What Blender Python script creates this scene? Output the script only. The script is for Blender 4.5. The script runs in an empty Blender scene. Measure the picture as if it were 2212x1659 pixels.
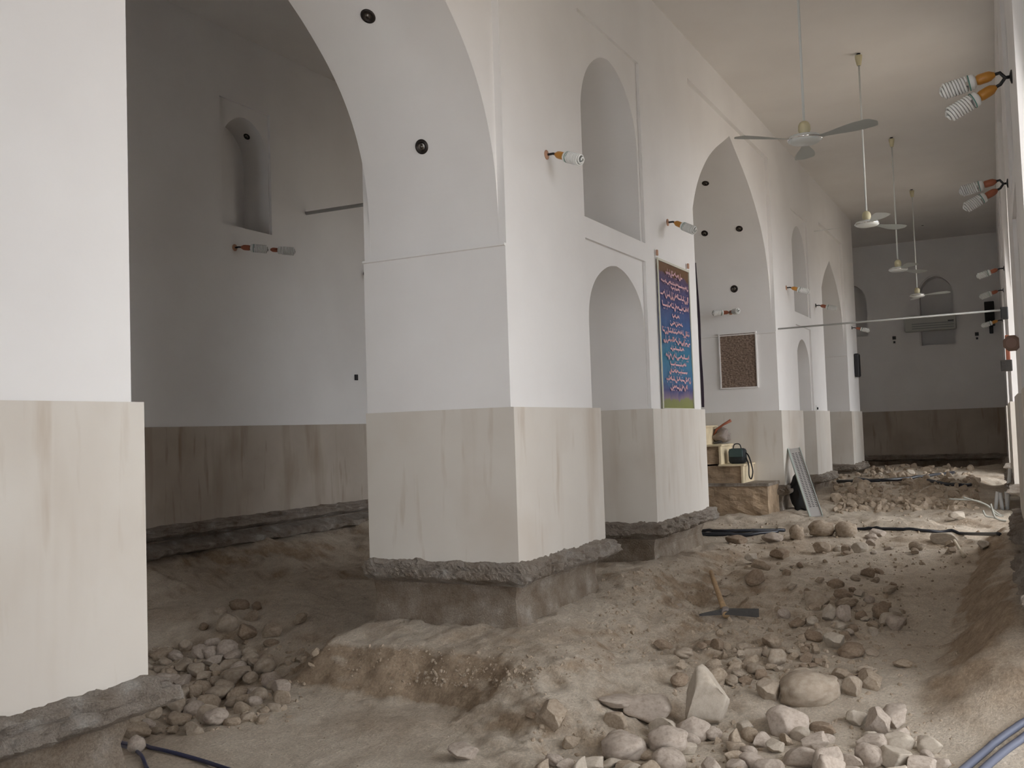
import bpy, bmesh, math, random
import numpy as np
from mathutils import Vector, Matrix, Euler
from mathutils.bvhtree import BVHTree
PI = math.pi
random.seed(7)
C = bpy.context.scene.collection
SC = bpy.context.scene

# ------------------------------------------------------------------ camera
W, H, FPX = 2212, 1659, 2117.0
YAW, PITCH, ROLL, EYE = math.radians(27.5644), math.radians(2.7071), 0.033, 1.15
fw = Vector((math.cos(YAW)*math.cos(PITCH), math.sin(YAW)*math.cos(PITCH), math.sin(PITCH)))
r0 = Vector((math.sin(YAW), -math.cos(YAW), 0)); u0 = r0.cross(fw)
rt = r0*math.cos(ROLL)-u0*math.sin(ROLL); up = u0*math.cos(ROLL)+r0*math.sin(ROLL)
cam_d = bpy.data.cameras.new('camera'); cam = bpy.data.objects.new('camera', cam_d); C.objects.link(cam)
cam.matrix_world = Matrix(((rt.x, up.x, -fw.x, 0), (rt.y, up.y, -fw.y, 0), (rt.z, up.z, -fw.z, EYE), (0, 0, 0, 1)))
cam_d.sensor_width = 36; cam_d.lens = 36*FPX/W; cam_d.clip_start = 0.05; cam_d.clip_end = 300
SC.camera = cam
CAM = Vector((0, 0, EYE))
def ray(x, y): return (fw + rt*((x-W/2)/FPX) - up*((y-H/2)/FPX))

# ------------------------------------------------------------------ light
world = bpy.data.worlds.new('sky'); SC.world = world; world.use_nodes = True
bg = world.node_tree.nodes['Background']; bg.inputs[0].default_value = (0.90, 0.94, 1.0, 1); bg.inputs[1].default_value = 5.3
SC.view_settings.view_transform = 'Standard'; SC.view_settings.look = 'None'
SC.view_settings.gamma = 1; SC.view_settings.use_curve_mapping = False
SC.view_settings.exposure = 0.0

# ------------------------------------------------------------------ materials
def nt(name):
    m = bpy.data.materials.new(name); m.use_nodes = True
    return m, m.node_tree.nodes, m.node_tree.links, m.node_tree.nodes['Principled BSDF']
def simple(name, col, rough=0.6, metal=0.0, bump=0.0, bscale=40, var=0.0, vscale=6):
    m, N, L, b = nt(name)
    b.inputs['Base Color'].default_value = (*col, 1); b.inputs['Roughness'].default_value = rough; b.inputs['Metallic'].default_value = metal
    if bump or var:
        tc = N.new('ShaderNodeTexCoord')
    if var:
        n = N.new('ShaderNodeTexNoise'); n.inputs['Scale'].default_value = vscale; n.inputs['Detail'].default_value = 6; n.inputs['Roughness'].default_value = 0.65
        L.new(tc.outputs['Object'], n.inputs['Vector'])
        r = N.new('ShaderNodeValToRGB'); r.color_ramp.elements[0].position = 0.3; r.color_ramp.elements[1].position = 0.7
        r.color_ramp.elements[0].color = (*[c*(1-var) for c in col], 1); r.color_ramp.elements[1].color = (*[min(1, c*(1+var*0.6)) for c in col], 1)
        L.new(n.outputs[0], r.inputs[0]); L.new(r.outputs[0], b.inputs['Base Color'])
    if bump:
        n2 = N.new('ShaderNodeTexNoise'); n2.inputs['Scale'].default_value = bscale; n2.inputs['Detail'].default_value = 5
        L.new(tc.outputs['Object'], n2.inputs['Vector'])
        bp = N.new('ShaderNodeBump'); bp.inputs['Strength'].default_value = bump; bp.inputs['Distance'].default_value = 0.02
        L.new(n2.outputs[0], bp.inputs['Height']); L.new(bp.outputs[0], b.inputs['Normal'])
    return m
def plaster(name, c1, c2, stain=None, stain_amt=0.0, joints=False):
    m, N, L, b = nt(name); tc = N.new('ShaderNodeTexCoord'); b.inputs['Roughness'].default_value = 0.75
    n = N.new('ShaderNodeTexNoise'); n.inputs['Scale'].default_value = 0.9; n.inputs['Detail'].default_value = 7
    L.new(tc.outputs['Object'], n.inputs['Vector'])
    r = N.new('ShaderNodeValToRGB'); r.color_ramp.elements[0].position = 0.35; r.color_ramp.elements[1].position = 0.65
    r.color_ramp.elements[0].color = (*c1, 1); r.color_ramp.elements[1].color = (*c2, 1)
    L.new(n.outputs[0], r.inputs[0]); out = r.outputs[0]
    if stain:
        for k, (sx, sz, lo, hi, amt) in enumerate(((2.6, 0.35, 0.56, 0.74, stain_amt), (7.0, 0.9, 0.60, 0.72, stain_amt*1.1), (1.3, 1.1, 0.5, 0.75, stain_amt*0.6))):
            mp = N.new('ShaderNodeMapping'); mp.inputs['Scale'].default_value = (sx, sx, sz); mp.inputs['Location'].default_value = (3.1*k, 1.7*k, k)
            L.new(tc.outputs['Object'], mp.inputs[0])
            s = N.new('ShaderNodeTexNoise'); s.inputs['Scale'].default_value = 1.0; s.inputs['Detail'].default_value = 4
            L.new(mp.outputs[0], s.inputs['Vector'])
            mr = N.new('ShaderNodeMapRange'); mr.inputs[1].default_value = lo; mr.inputs[2].default_value = hi; mr.inputs[4].default_value = amt
            L.new(s.outputs[0], mr.inputs[0])
            mx = N.new('ShaderNodeMix'); mx.data_type = 'RGBA'; L.new(mr.outputs[0], mx.inputs[0]); L.new(out, mx.inputs[6]); mx.inputs[7].default_value = (*stain, 1)
            out = mx.outputs[2]
    L.new(out, b.inputs['Base Color'])
    n2 = N.new('ShaderNodeTexNoise'); n2.inputs['Scale'].default_value = 7; n2.inputs['Detail'].default_value = 8
    L.new(tc.outputs['Object'], n2.inputs['Vector'])
    bp = N.new('ShaderNodeBump'); bp.inputs['Strength'].default_value = 0.12; bp.inputs['Distance'].default_value = 0.02
    L.new(n2.outputs[0], bp.inputs['Height']); L.new(bp.outputs[0], b.inputs['Normal'])
    return m
def earth(name, cols, scale=1.0, bump=0.5):
    m, N, L, b = nt(name); tc = N.new('ShaderNodeTexCoord'); b.inputs['Roughness'].default_value = 0.95
    n = N.new('ShaderNodeTexNoise'); n.inputs['Scale'].default_value = 1.1*scale; n.inputs['Detail'].default_value = 9; n.inputs['Roughness'].default_value = 0.62
    L.new(tc.outputs['Object'], n.inputs['Vector'])
    r = N.new('ShaderNodeValToRGB'); cr = r.color_ramp
    while len(cr.elements) < len(cols): cr.elements.new(0.5)
    for i, c in enumerate(cols):
        cr.elements[i].position = 0.3+0.4*i/(len(cols)-1); cr.elements[i].color = (*c, 1)
    L.new(n.outputs[0], r.inputs[0])
    n3 = N.new('ShaderNodeTexNoise'); n3.inputs['Scale'].default_value = 26*scale; n3.inputs['Detail'].default_value = 6
    L.new(tc.outputs['Object'], n3.inputs['Vector'])
    mr = N.new('ShaderNodeMapRange'); mr.inputs[1].default_value = 0.3; mr.inputs[2].default_value = 0.7; mr.inputs[3].default_value = 0.78; mr.inputs[4].default_value = 1.15
    L.new(n3.outputs[0], mr.inputs[0])
    mx = N.new('ShaderNodeMix'); mx.data_type = 'RGBA'; mx.blend_type = 'MULTIPLY'; mx.inputs[0].default_value = 1
    L.new(r.outputs[0], mx.inputs[6]); L.new(mr.outputs[0], mx.inputs[7]); L.new(mx.outputs[2], b.inputs['Base Color'])
    n2 = N.new('ShaderNodeTexNoise'); n2.inputs['Scale'].default_value = 16*scale; n2.inputs['Detail'].default_value = 10; n2.inputs['Roughness'].default_value = 0.7
    L.new(tc.outputs['Object'], n2.inputs['Vector'])
    bp = N.new('ShaderNodeBump'); bp.inputs['Strength'].default_value = bump; bp.inputs['Distance'].default_value = 0.05
    L.new(n2.outputs[0], bp.inputs['Height']); L.new(bp.outputs[0], b.inputs['Normal'])
    return m
M = {}
M['plaster'] = plaster('white_plaster', (0.79, 0.765, 0.745), (0.84, 0.82, 0.80))
M['dado'] = plaster('cream_dado', (0.64, 0.59, 0.525), (0.69, 0.645, 0.58), (0.42, 0.32, 0.22), 0.36)
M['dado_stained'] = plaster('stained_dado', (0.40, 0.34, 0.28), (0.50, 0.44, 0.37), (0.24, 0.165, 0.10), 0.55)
M['ceiling'] = plaster('ceiling_plaster', (0.76, 0.725, 0.69), (0.80, 0.77, 0.735))
M['screed'] = earth('broken_screed', [(0.23, 0.175, 0.125), (0.40, 0.33, 0.265), (0.47, 0.405, 0.34), (0.66, 0.62, 0.56)], 4, 1.0)
M['found'] = earth('earthen_footing', [(0.25, 0.18, 0.125), (0.38, 0.295, 0.215), (0.47, 0.385, 0.30), (0.66, 0.59, 0.51)], 3.2, 1.0)
M['cream'] = simple('cream_stone', (0.74, 0.62, 0.42), 0.6, var=0.15)
M['brick'] = simple('brick_side', (0.40, 0.29, 0.19), 0.95, bump=0.8, bscale=18, var=0.35, vscale=4)
M['metal'] = simple('grey_steel', (0.42, 0.44, 0.45), 0.35, 0.8)
M['rodm'] = simple('painted_rod', (0.42, 0.42, 0.40), 0.5)
M['chrome'] = simple('chrome', (0.8, 0.8, 0.8), 0.12, 1.0)
M['fanwhite'] = simple('fan_enamel', (0.70, 0.72, 0.70), 0.3)
M['fancream'] = simple('fan_cream', (0.62, 0.56, 0.36), 0.5)
M['black'] = simple('black_plastic', (0.012, 0.012, 0.014), 0.45)
M['darkring'] = simple('dark_bronze', (0.035, 0.028, 0.025), 0.3, 0.6)
M['orange'] = simple('orange_ceramic', (0.50, 0.22, 0.03), 0.35, var=0.2)
M['redbrown'] = simple('red_brown_holder', (0.33, 0.10, 0.05), 0.45)
M['copper'] = simple('copper_plate', (0.50, 0.28, 0.18), 0.5)
M['bulb'] = simple('spiral_glass', (0.80, 0.80, 0.78), 0.15)
M['bulbbase'] = simple('bulb_base_plastic', (0.78, 0.78, 0.76), 0.4)
M['green'] = simple('green_band', (0.08, 0.25, 0.20), 0.4)
M['wood'] = simple('handle_wood', (0.42, 0.28, 0.15), 0.7, var=0.25, vscale=30)
M['iron'] = simple('dark_iron', (0.07, 0.065, 0.06), 0.55, 0.4, bump=0.3)
M['cable'] = simple('black_cable', (0.015, 0.017, 0.025), 0.4)
M['bluecable'] = simple('dark_blue_cable', (0.03, 0.035, 0.09), 0.4)
M['conduit'] = simple('blue_grey_conduit', (0.12, 0.13, 0.175), 0.55)
M['wire'] = simple('grey_wire', (0.30, 0.29, 0.25), 0.6)
M['pvc'] = simple('white_pvc', (0.62, 0.62, 0.62), 0.4)
M['cloth'] = simple('dark_purple_cloth', (0.035, 0.02, 0.035), 0.95)
M['bagm'] = simple('black_bag_cloth', (0.018, 0.022, 0.024), 0.8, bump=0.3)
M['dark_fill'] = simple('dull_black', (0.012, 0.012, 0.012), 0.8)
M['rag'] = simple('dusty_cloth', (0.30, 0.25, 0.22), 0.95, bump=0.5)
M['pole'] = simple('banner_batten', (0.62, 0.60, 0.50), 0.6)
M['pink'] = simple('pink_print', (0.72, 0.42, 0.45), 0.7)
M['aircon'] = simple('aged_white_plastic', (0.46, 0.46, 0.42), 0.4)
M['socket'] = simple('white_socket', (0.75, 0.75, 0.72), 0.4)
M['bone'] = simple('pale_stick', (0.60, 0.52, 0.40), 0.7)
M['rkA'] = earth('stone_tan', [(0.33, 0.25, 0.175), (0.46, 0.365, 0.27), (0.55, 0.45, 0.35)], 4, 0.5)
M['rkB'] = earth('stone_pinkish', [(0.40, 0.32, 0.255), (0.54, 0.45, 0.37), (0.62, 0.54, 0.455)], 4, 0.5)
M['rkC'] = earth('stone_rust', [(0.24, 0.165, 0.11), (0.34, 0.25, 0.175), (0.44, 0.345, 0.255)], 4, 0.5)
M['rkD'] = earth('stone_pale', [(0.44, 0.37, 0.29), (0.54, 0.465, 0.375), (0.60, 0.53, 0.44)], 4, 0.4)
M['rkE'] = earth('stone_dusty', [(0.32, 0.25, 0.185), (0.40, 0.325, 0.25), (0.47, 0.395, 0.31)], 3, 0.35)

# ------------------------------------------------------------------ helpers
def tag(o, label=None, cat=None, group=None, kind=None):
    if label: o['label'] = label
    if cat: o['category'] = cat
    if group: o['group'] = group
    if kind: o['kind'] = kind
    return o
def empty(name, loc, label, cat, group=None):
    o = bpy.data.objects.new(name, None); C.objects.link(o); o.location = loc; o.empty_display_size = 0.1
    return tag(o, label, cat, group)
def link(name, me, mat=None, parent=None, smooth=False):
    if mat and not me.materials: me.materials.append(mat)
    if smooth:
        me.polygons.foreach_set('use_smooth', [True]*len(me.polygons))
    o = bpy.data.objects.new(name, me); C.objects.link(o)
    if parent: o.parent = parent
    return o
def frombm(name, bm, mat=None, parent=None, smooth=False, at=None):
    me = bpy.data.meshes.new(name); bm.normal_update(); bm.to_mesh(me); bm.free()
    o = link(name, me, mat, parent, smooth)
    if at is not None: o.location = at
    return o
def box(bm, x0, x1, y0, y1, z0, z1, mat=None, bev=0.0):
    r = bmesh.ops.create_cube(bm, size=1)
    vs = r['verts']
    for v in vs:
        v.co = Vector((x0+(v.co.x+.5)*(x1-x0), y0+(v.co.y+.5)*(y1-y0), z0+(v.co.z+.5)*(z1-z0)))
    if bev:
        es = list({e for v in vs for e in v.link_edges})
        rr = bmesh.ops.bevel(bm, geom=es, offset=bev, segments=2, affect='EDGES', profile=0.5)
        vs = list({v for f in rr['faces'] for v in f.verts} | {v for v in vs if v.is_valid})
    if mat is not None: bmesh.ops.transform(bm, matrix=mat, verts=vs)
    return vs
def frame_along(d):
    d = Vector(d).normalized(); a = Vector((0, 0, 1)) if abs(d.z) < .95 else Vector((1, 0, 0))
    x = a.cross(d).normalized(); y = d.cross(x)
    return x, y
def tube(bm, pts, rad, n=10, caps=True):
    pts = [Vector(p) for p in pts]; rings = []
    x, y = frame_along(pts[1]-pts[0])
    for i, p in enumerate(pts):
        d = (pts[min(i+1, len(pts)-1)]-pts[max(i-1, 0)]).normalized()
        x = (x-d*x.dot(d)).normalized(); y = d.cross(x)
        r = rad[i] if isinstance(rad, (list, tuple)) else rad
        rings.append([bm.verts.new(p+x*math.cos(2*PI*k/n)*r+y*math.sin(2*PI*k/n)*r) for k in range(n)])
    for a, b in zip(rings, rings[1:]):
        for k in range(n): bm.faces.new((a[k], a[(k+1) % n], b[(k+1) % n], b[k]))
    if caps: bm.faces.new(rings[0][::-1]); bm.faces.new(rings[-1])
def lathe(bm, prof, n=24, mat=None):
    """prof: (r,z) list around local z"""
    rings = []; new = []
    for r, z in prof:
        if r < 1e-6:
            v = bm.verts.new((0, 0, z)); rings.append([v]); new.append(v)
        else:
            vs = [bm.verts.new((r*math.cos(2*PI*k/n), r*math.sin(2*PI*k/n), z)) for k in range(n)]; rings.append(vs); new += vs
    for a, b in zip(rings, rings[1:]):
        for k in range(n):
            k2 = (k+1) % n
            if len(a) == 1 and len(b) == 1: continue
            if len(a) == 1: bm.faces.new((a[0], b[k2], b[k]))
            elif len(b) == 1: bm.faces.new((a[k], a[k2], b[0]))
            else: bm.faces.new((a[k], a[k2], b[k2], b[k]))
    if mat is not None: bmesh.ops.transform(bm, matrix=mat, verts=new)
    return new
def aim(d, origin=(0, 0, 0)):
    x, y = frame_along(d); d = Vector(d).normalized()
    return Matrix.Translation(origin) @ Matrix(((x.x, y.x, d.x, 0), (x.y, y.y, d.y, 0), (x.z, y.z, d.z, 0), (0, 0, 0, 1)))
def catmull(P, n=8):
    P = [Vector(p) for p in P]; out = []
    for i in range(len(P)-1):
        p0, p1, p2, p3 = P[max(i-1, 0)], P[i], P[i+1], P[min(i+2, len(P)-1)]
        for k in range(n):
            t = k/n
            out.append(0.5*((2*p1)+(p2-p0)*t+(2*p0-5*p1+4*p2-p3)*t*t+(-p0+3*p1-3*p2+p3)*t**3))
    out.append(P[-1]); return out
# numpy value noise
_rng = np.random.RandomState(3); _T = _rng.rand(256, 256)
def vnoise(x, y):
    xi = np.floor(x).astype(int); yi = np.floor(y).astype(int); fx = x-xi; fy = y-yi
    fx = fx*fx*(3-2*fx); fy = fy*fy*(3-2*fy)
    g = lambda a, b: _T[a % 256, b % 256]
    return (g(xi, yi)*(1-fx)+g(xi+1, yi)*fx)*(1-fy)+(g(xi, yi+1)*(1-fx)+g(xi+1, yi+1)*fx)*fy-0.5
def fbm(x, y, o=5, g=0.5):
    s = 0; a = 1; f = 1
    for k in range(o):
        s = s+a*vnoise(x*f+17.3*k, y*f+9.1*k); a *= g; f *= 2.03
    return s

# ------------------------------------------------------------------ terrain
def ss(a, b, x):
    t = np.clip((x-a)/(b-a), 0, 1); return t*t*(3-2*t)
def w2y(X): return -0.23+0.0225*X
def gz(X, Y):
    X = np.asarray(X, float); Y = np.asarray(Y, float)
    rough = fbm(X*1.3, Y*1.3, 6, 0.55)
    z = np.interp(X, [-2, 7.2, 9.0, 11.5, 14, 18, 22, 28.6, 30.0, 33], [-0.96, -0.95, -0.78, -0.60, -0.52, -0.46, -0.30, -0.18, -0.85, -0.95])
    # aisle behind the arcade
    az = np.interp(Y, [5.2, 6.2, 8.2, 9.3, 10.4], [-0.98, -1.18, -1.15, -0.75, -0.38]) + 0.55*ss(10, 16, X)*(1-ss(8.5, 10.4, Y))
    k = ss(4.9, 6.3, Y); z = z*(1-k)+az*k
    # shelf of earth round the central pier
    wob = 0.16*fbm(X*2.1+5, Y*2.1, 3)
    dx = np.maximum(np.maximum(6.92-X, X-9.5), 0); dy = np.maximum(np.maximum(3.42-Y, Y-5.42), 0)
    d = np.sqrt(dx*dx+dy*dy)+wob*0.7
    wide = 0.48+1.0*(1-ss(3.0, 4.3, Y)); crumb = np.exp(-((d/wide-.5)/.7)**2)
    dp = np.sqrt(np.maximum(7.45-X, 0)**2+np.maximum(3.9-Y, 0)**2)
    sh = -0.53-0.10*ss(0.0, 0.55, dp)-0.34*ss(-0.04, 1.0, d/wide); inside = 1-ss(0.7, 1.5, d/wide)
    z = np.where(z < sh, z*(1-inside)+sh*inside, z)
    # bank against the arcade foot
    d = np.maximum(3.75-Y, 0)+wob
    bank = -0.47-0.42*ss(0.05, 1.25, d); kk = ss(8.8, 9.8, X)*(1-ss(13.2, 14.5, X))*(1-ss(5.0, 5.6, Y))
    z = np.where(bank > z, z*(1-kk)+bank*kk, z)
    # bank on the right, under the right arcade
    d = np.maximum(Y-(w2y(X)+0.1), 0)+wob
    rb = -0.26-0.50*ss(0.0, 0.75, d); kk = ss(6.6, 8.2, X)*(1-ss(13.0, 16, X))
    z = np.where(rb > z, z*(1-kk)+rb*kk, z)
    # mound of rubble across the nave
    z = z+0.10*np.exp(-((X-15.4)/0.5)**2)*ss(0.3, 1.0, Y)*(1-ss(3.2, 4.0, Y))
    z = z+0.16*np.exp(-((X-22.0)/2.0)**2)*ss(0.6, 1.2, Y)*(1-ss(3.0, 3.8, Y))
    z = z+0.10*np.exp(-((X-10.8)/0.6)**2-((Y-2.3)/0.7)**2)
    amp = 0.035+0.05*ss(8.5, 10.5, X)+0.05*k+0.05*np.exp(-((X-8.3)/1.6)**2-((Y-3.1)/0.5)**2)
    z = z+rough*amp*1.3+0.022*fbm(X*7, Y*7, 4, 0.6)*(0.35+0.9*ss(7.5, 9, X)+0.6*k)
    z = z+crumb*(0.07*fbm(X*5+3, Y*5, 5, 0.62)+0.035*np.abs(fbm(X*11, Y*11, 4, 0.6)))
    return z
def gzs(x, y): return float(gz(np.array([x]), np.array([y]))[0])
def at(px, py, tmax=40):
    """first point of the ground seen through a pixel of the photograph"""
    r = ray(px, py); ts = np.linspace(3.0, tmax, 4000)
    X = r.x*ts; Y = r.y*ts; Z = EYE+r.z*ts
    hit = np.nonzero(Z < gz(X, Y))[0]
    if len(hit) == 0: return None
    t = ts[hit[0]]; return Vector((r.x*t, r.y*t, EYE+r.z*t))
xs = np.concatenate([np.arange(-3, 3.4, 0.12), np.arange(3.4, 12, 0.04), np.arange(12, 18, 0.07), np.arange(18, 34.1, 0.14)])
ys = np.concatenate([np.arange(-12, -1, 0.6), np.arange(-1, 5.6, 0.045), np.arange(5.6, 11.1, 0.07)])
GX, GY = np.meshgrid(xs, ys, indexing='ij'); GZ = gz(GX, GY)
nx, ny = GX.shape
co = np.stack([GX, GY, GZ], -1).reshape(-1, 3)
idx = np.arange(nx*ny).reshape(nx, ny)
q = np.stack([idx[:-1, :-1], idx[1:, :-1], idx[1:, 1:], idx[:-1, 1:]], -1).reshape(-1, 4)
me = bpy.data.meshes.new('floor'); me.vertices.add(len(co)); me.vertices.foreach_set('co', co.ravel())
me.loops.add(q.size); me.loops.foreach_set('vertex_index', q.ravel())
me.polygons.add(len(q)); me.polygons.foreach_set('loop_start', np.arange(0, q.size, 4)); me.polygons.foreach_set('loop_total', np.full(len(q), 4))
me.update(calc_edges=True); me.polygons.foreach_set('use_smooth', np.ones(len(q), bool))
# soil: pale dust on the flats, brown crumbly earth on the slopes
def soil():
    m, N, L, b = nt('excavated_soil'); tc = N.new('ShaderNodeTexCoord'); b.inputs['Roughness'].default_value = 0.95
    ge = N.new('ShaderNodeNewGeometry'); sp = N.new('ShaderNodeSeparateXYZ'); L.new(ge.outputs['Normal'], sp.inputs[0])
    n = N.new('ShaderNodeTexNoise'); n.inputs['Scale'].default_value = 0.8; n.inputs['Detail'].default_value = 9; n.inputs['Roughness'].default_value = 0.6
    L.new(tc.outputs['Object'], n.inputs['Vector'])
    ad = N.new('ShaderNodeMath'); ad.operation = 'MULTIPLY_ADD'; ad.inputs[1].default_value = 0.55; L.new(n.outputs[0], ad.inputs[0]); L.new(sp.outputs[2], ad.inputs[2])
    mr = N.new('ShaderNodeMapRange'); mr.inputs[1].default_value = 1.10; mr.inputs[2].default_value = 1.28; L.new(ad.outputs[0], mr.inputs[0])
    nA = N.new('ShaderNodeTexNoise'); nA.inputs['Scale'].default_value = 9; nA.inputs['Detail'].default_value = 8; nA.inputs['Roughness'].default_value = 0.7
    L.new(tc.outputs['Object'], nA.inputs['Vector'])
    rA = N.new('ShaderNodeValToRGB'); rA.color_ramp.elements[0].position = .3; rA.color_ramp.elements[1].position = .7
    rA.color_ramp.elements[0].color = (0.24, 0.17, 0.11, 1); rA.color_ramp.elements[1].color = (0.48, 0.365, 0.255, 1); L.new(nA.outputs[0], rA.inputs[0])
    rB = N.new('ShaderNodeValToRGB'); rB.color_ramp.elements[0].position = .3; rB.color_ramp.elements[1].position = .7
    rB.color_ramp.elements[0].color = (0.53, 0.445, 0.35, 1); rB.color_ramp.elements[1].color = (0.66, 0.575, 0.465, 1); L.new(nA.outputs[0], rB.inputs[0])
    mx = N.new('ShaderNodeMix'); mx.data_type = 'RGBA'; L.new(mr.outputs[0], mx.inputs[0]); L.new(rA.outputs[0], mx.inputs[6]); L.new(rB.outputs[0], mx.inputs[7])
    L.new(mx.outputs[2], b.inputs['Base Color'])
    n2 = N.new('ShaderNodeTexNoise'); n2.inputs['Scale'].default_value = 22; n2.inputs['Detail'].default_value = 10; n2.inputs['Roughness'].default_value = 0.7
    L.new(tc.outputs['Object'], n2.inputs['Vector'])
    bp = N.new('ShaderNodeBump'); bp.inputs['Strength'].default_value = 0.8; bp.inputs['Distance'].default_value = 0.035
    L.new(n2.outputs[0], bp.inputs['Height']); L.new(bp.outputs[0], b.inputs['Normal'])
    n5 = N.new('ShaderNodeTexNoise'); n5.inputs['Scale'].default_value = 55; n5.inputs['Detail'].default_value = 7; n5.inputs['Roughness'].default_value = 0.75
    L.new(tc.outputs['Object'], n5.inputs['Vector'])
    m5 = N.new('ShaderNodeMapRange'); m5.inputs[1].default_value = 0.32; m5.inputs[2].default_value = 0.68; m5.inputs[3].default_value = 0.72; m5.inputs[4].default_value = 1.22
    L.new(n5.outputs[0], m5.inputs[0])
    x5 = N.new('ShaderNodeMix'); x5.data_type = 'RGBA'; x5.blend_type = 'MULTIPLY'; x5.inputs[0].default_value = 1
    L.new(mx.outputs[2], x5.inputs[6]); L.new(m5.outputs[0], x5.inputs[7]); L.new(x5.outputs[2], b.inputs['Base Color'])
    return m
M['soil'] = soil()
me.materials.append(M['soil'])
floor = bpy.data.objects.new('floor', me); C.objects.link(floor); tag(floor, 'excavated earth floor of pale dust and brown banks', kind='structure')

# ------------------------------------------------------------------ arcades
AP = [(1, 0), (1, .10), (.985, .24), (.955, .35), (.905, .455), (.84, .545), (.76, .625), (.66, .70), (.52, .785), (.36, .86), (.18, .93), (0, 1)]
def arch_curve(x0, x1, zs, za, rev=False):
    c = (x0+x1)/2; h = (x1-x0)/2
    side = [(p.x, p.y) for p in catmull([(u, f, 0) for u, f in AP], 5)]
    left = [(c-u*h, zs+f*(za-zs)) for u, f in side]
    right = [(c+u*h, zs+f*(za-zs)) for u, f in side[::-1]][1:]
    return left+right
NP = [(1, 0), (.985, .18), (.94, .36), (.86, .52), (.74, .67), (.58, .80), (.38, .91), (.2, .97), (0, 1)]
def niche_curve(x0, x1, zs, za):
    c = (x0+x1)/2; h = (x1-x0)/2
    side = [(p.x, p.y) for p in catmull([(u, f, 0) for u, f in NP], 4)]
    return [(c-u*h, zs+f*(za-zs)) for u, f in side]+[(c+u*h, zs+f*(za-zs)) for u, f in side[::-1]][1:]
def plate(outer, holes, d0, d1, fmap, dest):
    """2D outline with holes, thickness from d0 to d1, mapped into the world by fmap(x,z,d)"""
    cu = bpy.data.curves.new('tmp', 'CURVE'); cu.dimensions = '2D'; cu.fill_mode = 'BOTH'; cu.extrude = (d1-d0)/2
    for P in [outer]+holes:
        s = cu.splines.new('POLY'); s.points.add(len(P)-1)
        for i, (a, b) in enumerate(P): s.points[i].co = (a, b, 0, 1)
        s.use_cyclic_u = True
    ob = bpy.data.objects.new('tmp', cu); C.objects.link(ob)
    dg = bpy.context.evaluated_depsgraph_get(); dg.update()
    me = bpy.data.meshes.new_from_object(ob.evaluated_get(dg))
    n0 = len(dest[0]); mid = (d0+d1)/2
    for v in me.vertices: dest[0].append(fmap(v.co.x, v.co.y, mid+v.co.z))
    for p in me.polygons: dest[1].append([n0+i for i in p.vertices])
    bpy.data.objects.remove(ob); bpy.data.curves.remove(cu); bpy.data.meshes.remove(me)
ARCHES = [(3.41, 7.45, 2.76, 5.31), (13.0, 17.80, 2.83, 5.74), (22.6, 25.8, 2.80, 4.95)]
LOW = [(9.30, 10.98, 2.25, 2.93), (19.65, 21.0, 2.15, 2.80)]
UPP = [(9.27, 10.95, 3.32, 4.35, 5.25), (19.60, 21.1, 3.30, 4.25, 5.12)]
FRTOP = [5.95, 5.93, 5.6]
FL = [(9.2, 11.0, 1.35, 3.10), (19.6, 21.1, 1.35, 3.05)]
FU = [(9.2, 11.02, 3.32, 5.50), (19.55, 21.2, 3.30, 5.35)]
def arcade(name, xa, xb, ztop, fmap, arches):
    d = ([], [])
    def outline(mode):
        P = [(xa, 0)]
        ev = [('a',)+a+(i,) for i, a in enumerate(ARCHES) if i in arches] + [('n',)+l+(i,) for i, l in enumerate(LOW) if xa < l[0] < xb]
        ev.sort(key=lambda e: e[1])
        for e in ev:
            x0, x1, zs, za, i = e[1:]
            if e[0] == 'a':
                if mode in 'ADE':
                    P += [(x0, 0), (x0, FRTOP[i]), (x1, FRTOP[i]), (x1, 0)]
                else: P += [(x0, 0)]+arch_curve(x0, x1, zs, za)+[(x1, 0)]
            elif mode == 'A':
                f = FL[i]; P += [(x0, 0), (x0, f[2]), (f[0], f[2]), (f[0], f[3]), (f[1], f[3]), (f[1], f[2]), (x1, f[2]), (x1, 0)]
            elif mode in 'BE':
                P += [(x0, 0)]+niche_curve(x0, x1, zs, za)+[(x1, 0)]
        return P+[(xb, 0), (xb, ztop), (xa, ztop)]
    hA = [[(f[0], f[2]), (f[1], f[2]), (f[1], f[3]), (f[0], f[3])] for f in FU if xa < f[0] < xb]
    hB = [[(u[0], u[2])]+niche_curve(u[0], u[1], u[3], u[4])+[(u[1], u[2])] for u in UPP if xa < u[0] < xb]
    plate(outline('A'), hA, 0, .035, fmap, d); plate(outline('E'), hB, .035, .07, fmap, d); plate(outline('B'), hB, .07, 1.0, fmap, d)
    plate(outline('C'), [], 1.0, 1.43, fmap, d); plate(outline('D'), [], 1.43, 1.5, fmap, d)
    me = bpy.data.meshes.new(name); me.from_pydata(d[0], [], d[1]); me.update()
    bm = bmesh.new(); bm.from_mesh(me); bmesh.ops.recalc_face_normals(bm, faces=bm.faces); bm.to_mesh(me); bm.free()
    return link(name, me, M['plaster'])
f1 = lambda x, z, d: (x, 3.9+d, z)
f2 = lambda x, z, d: (x+0.0225*d, w2y(x)-d, z)
w1 = tag(arcade('wall_left', -3.0, 27.5, 7.35, f1, [0, 1, 2]), 'white plastered arcade with pointed arches on the left of the nave', kind='structure')
w2 = tag(arcade('wall_right', -3.0, 32.0, 6.5, f2, [0, 1, 2]), 'white plastered arcade along the right edge of the nave', kind='structure')

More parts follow.
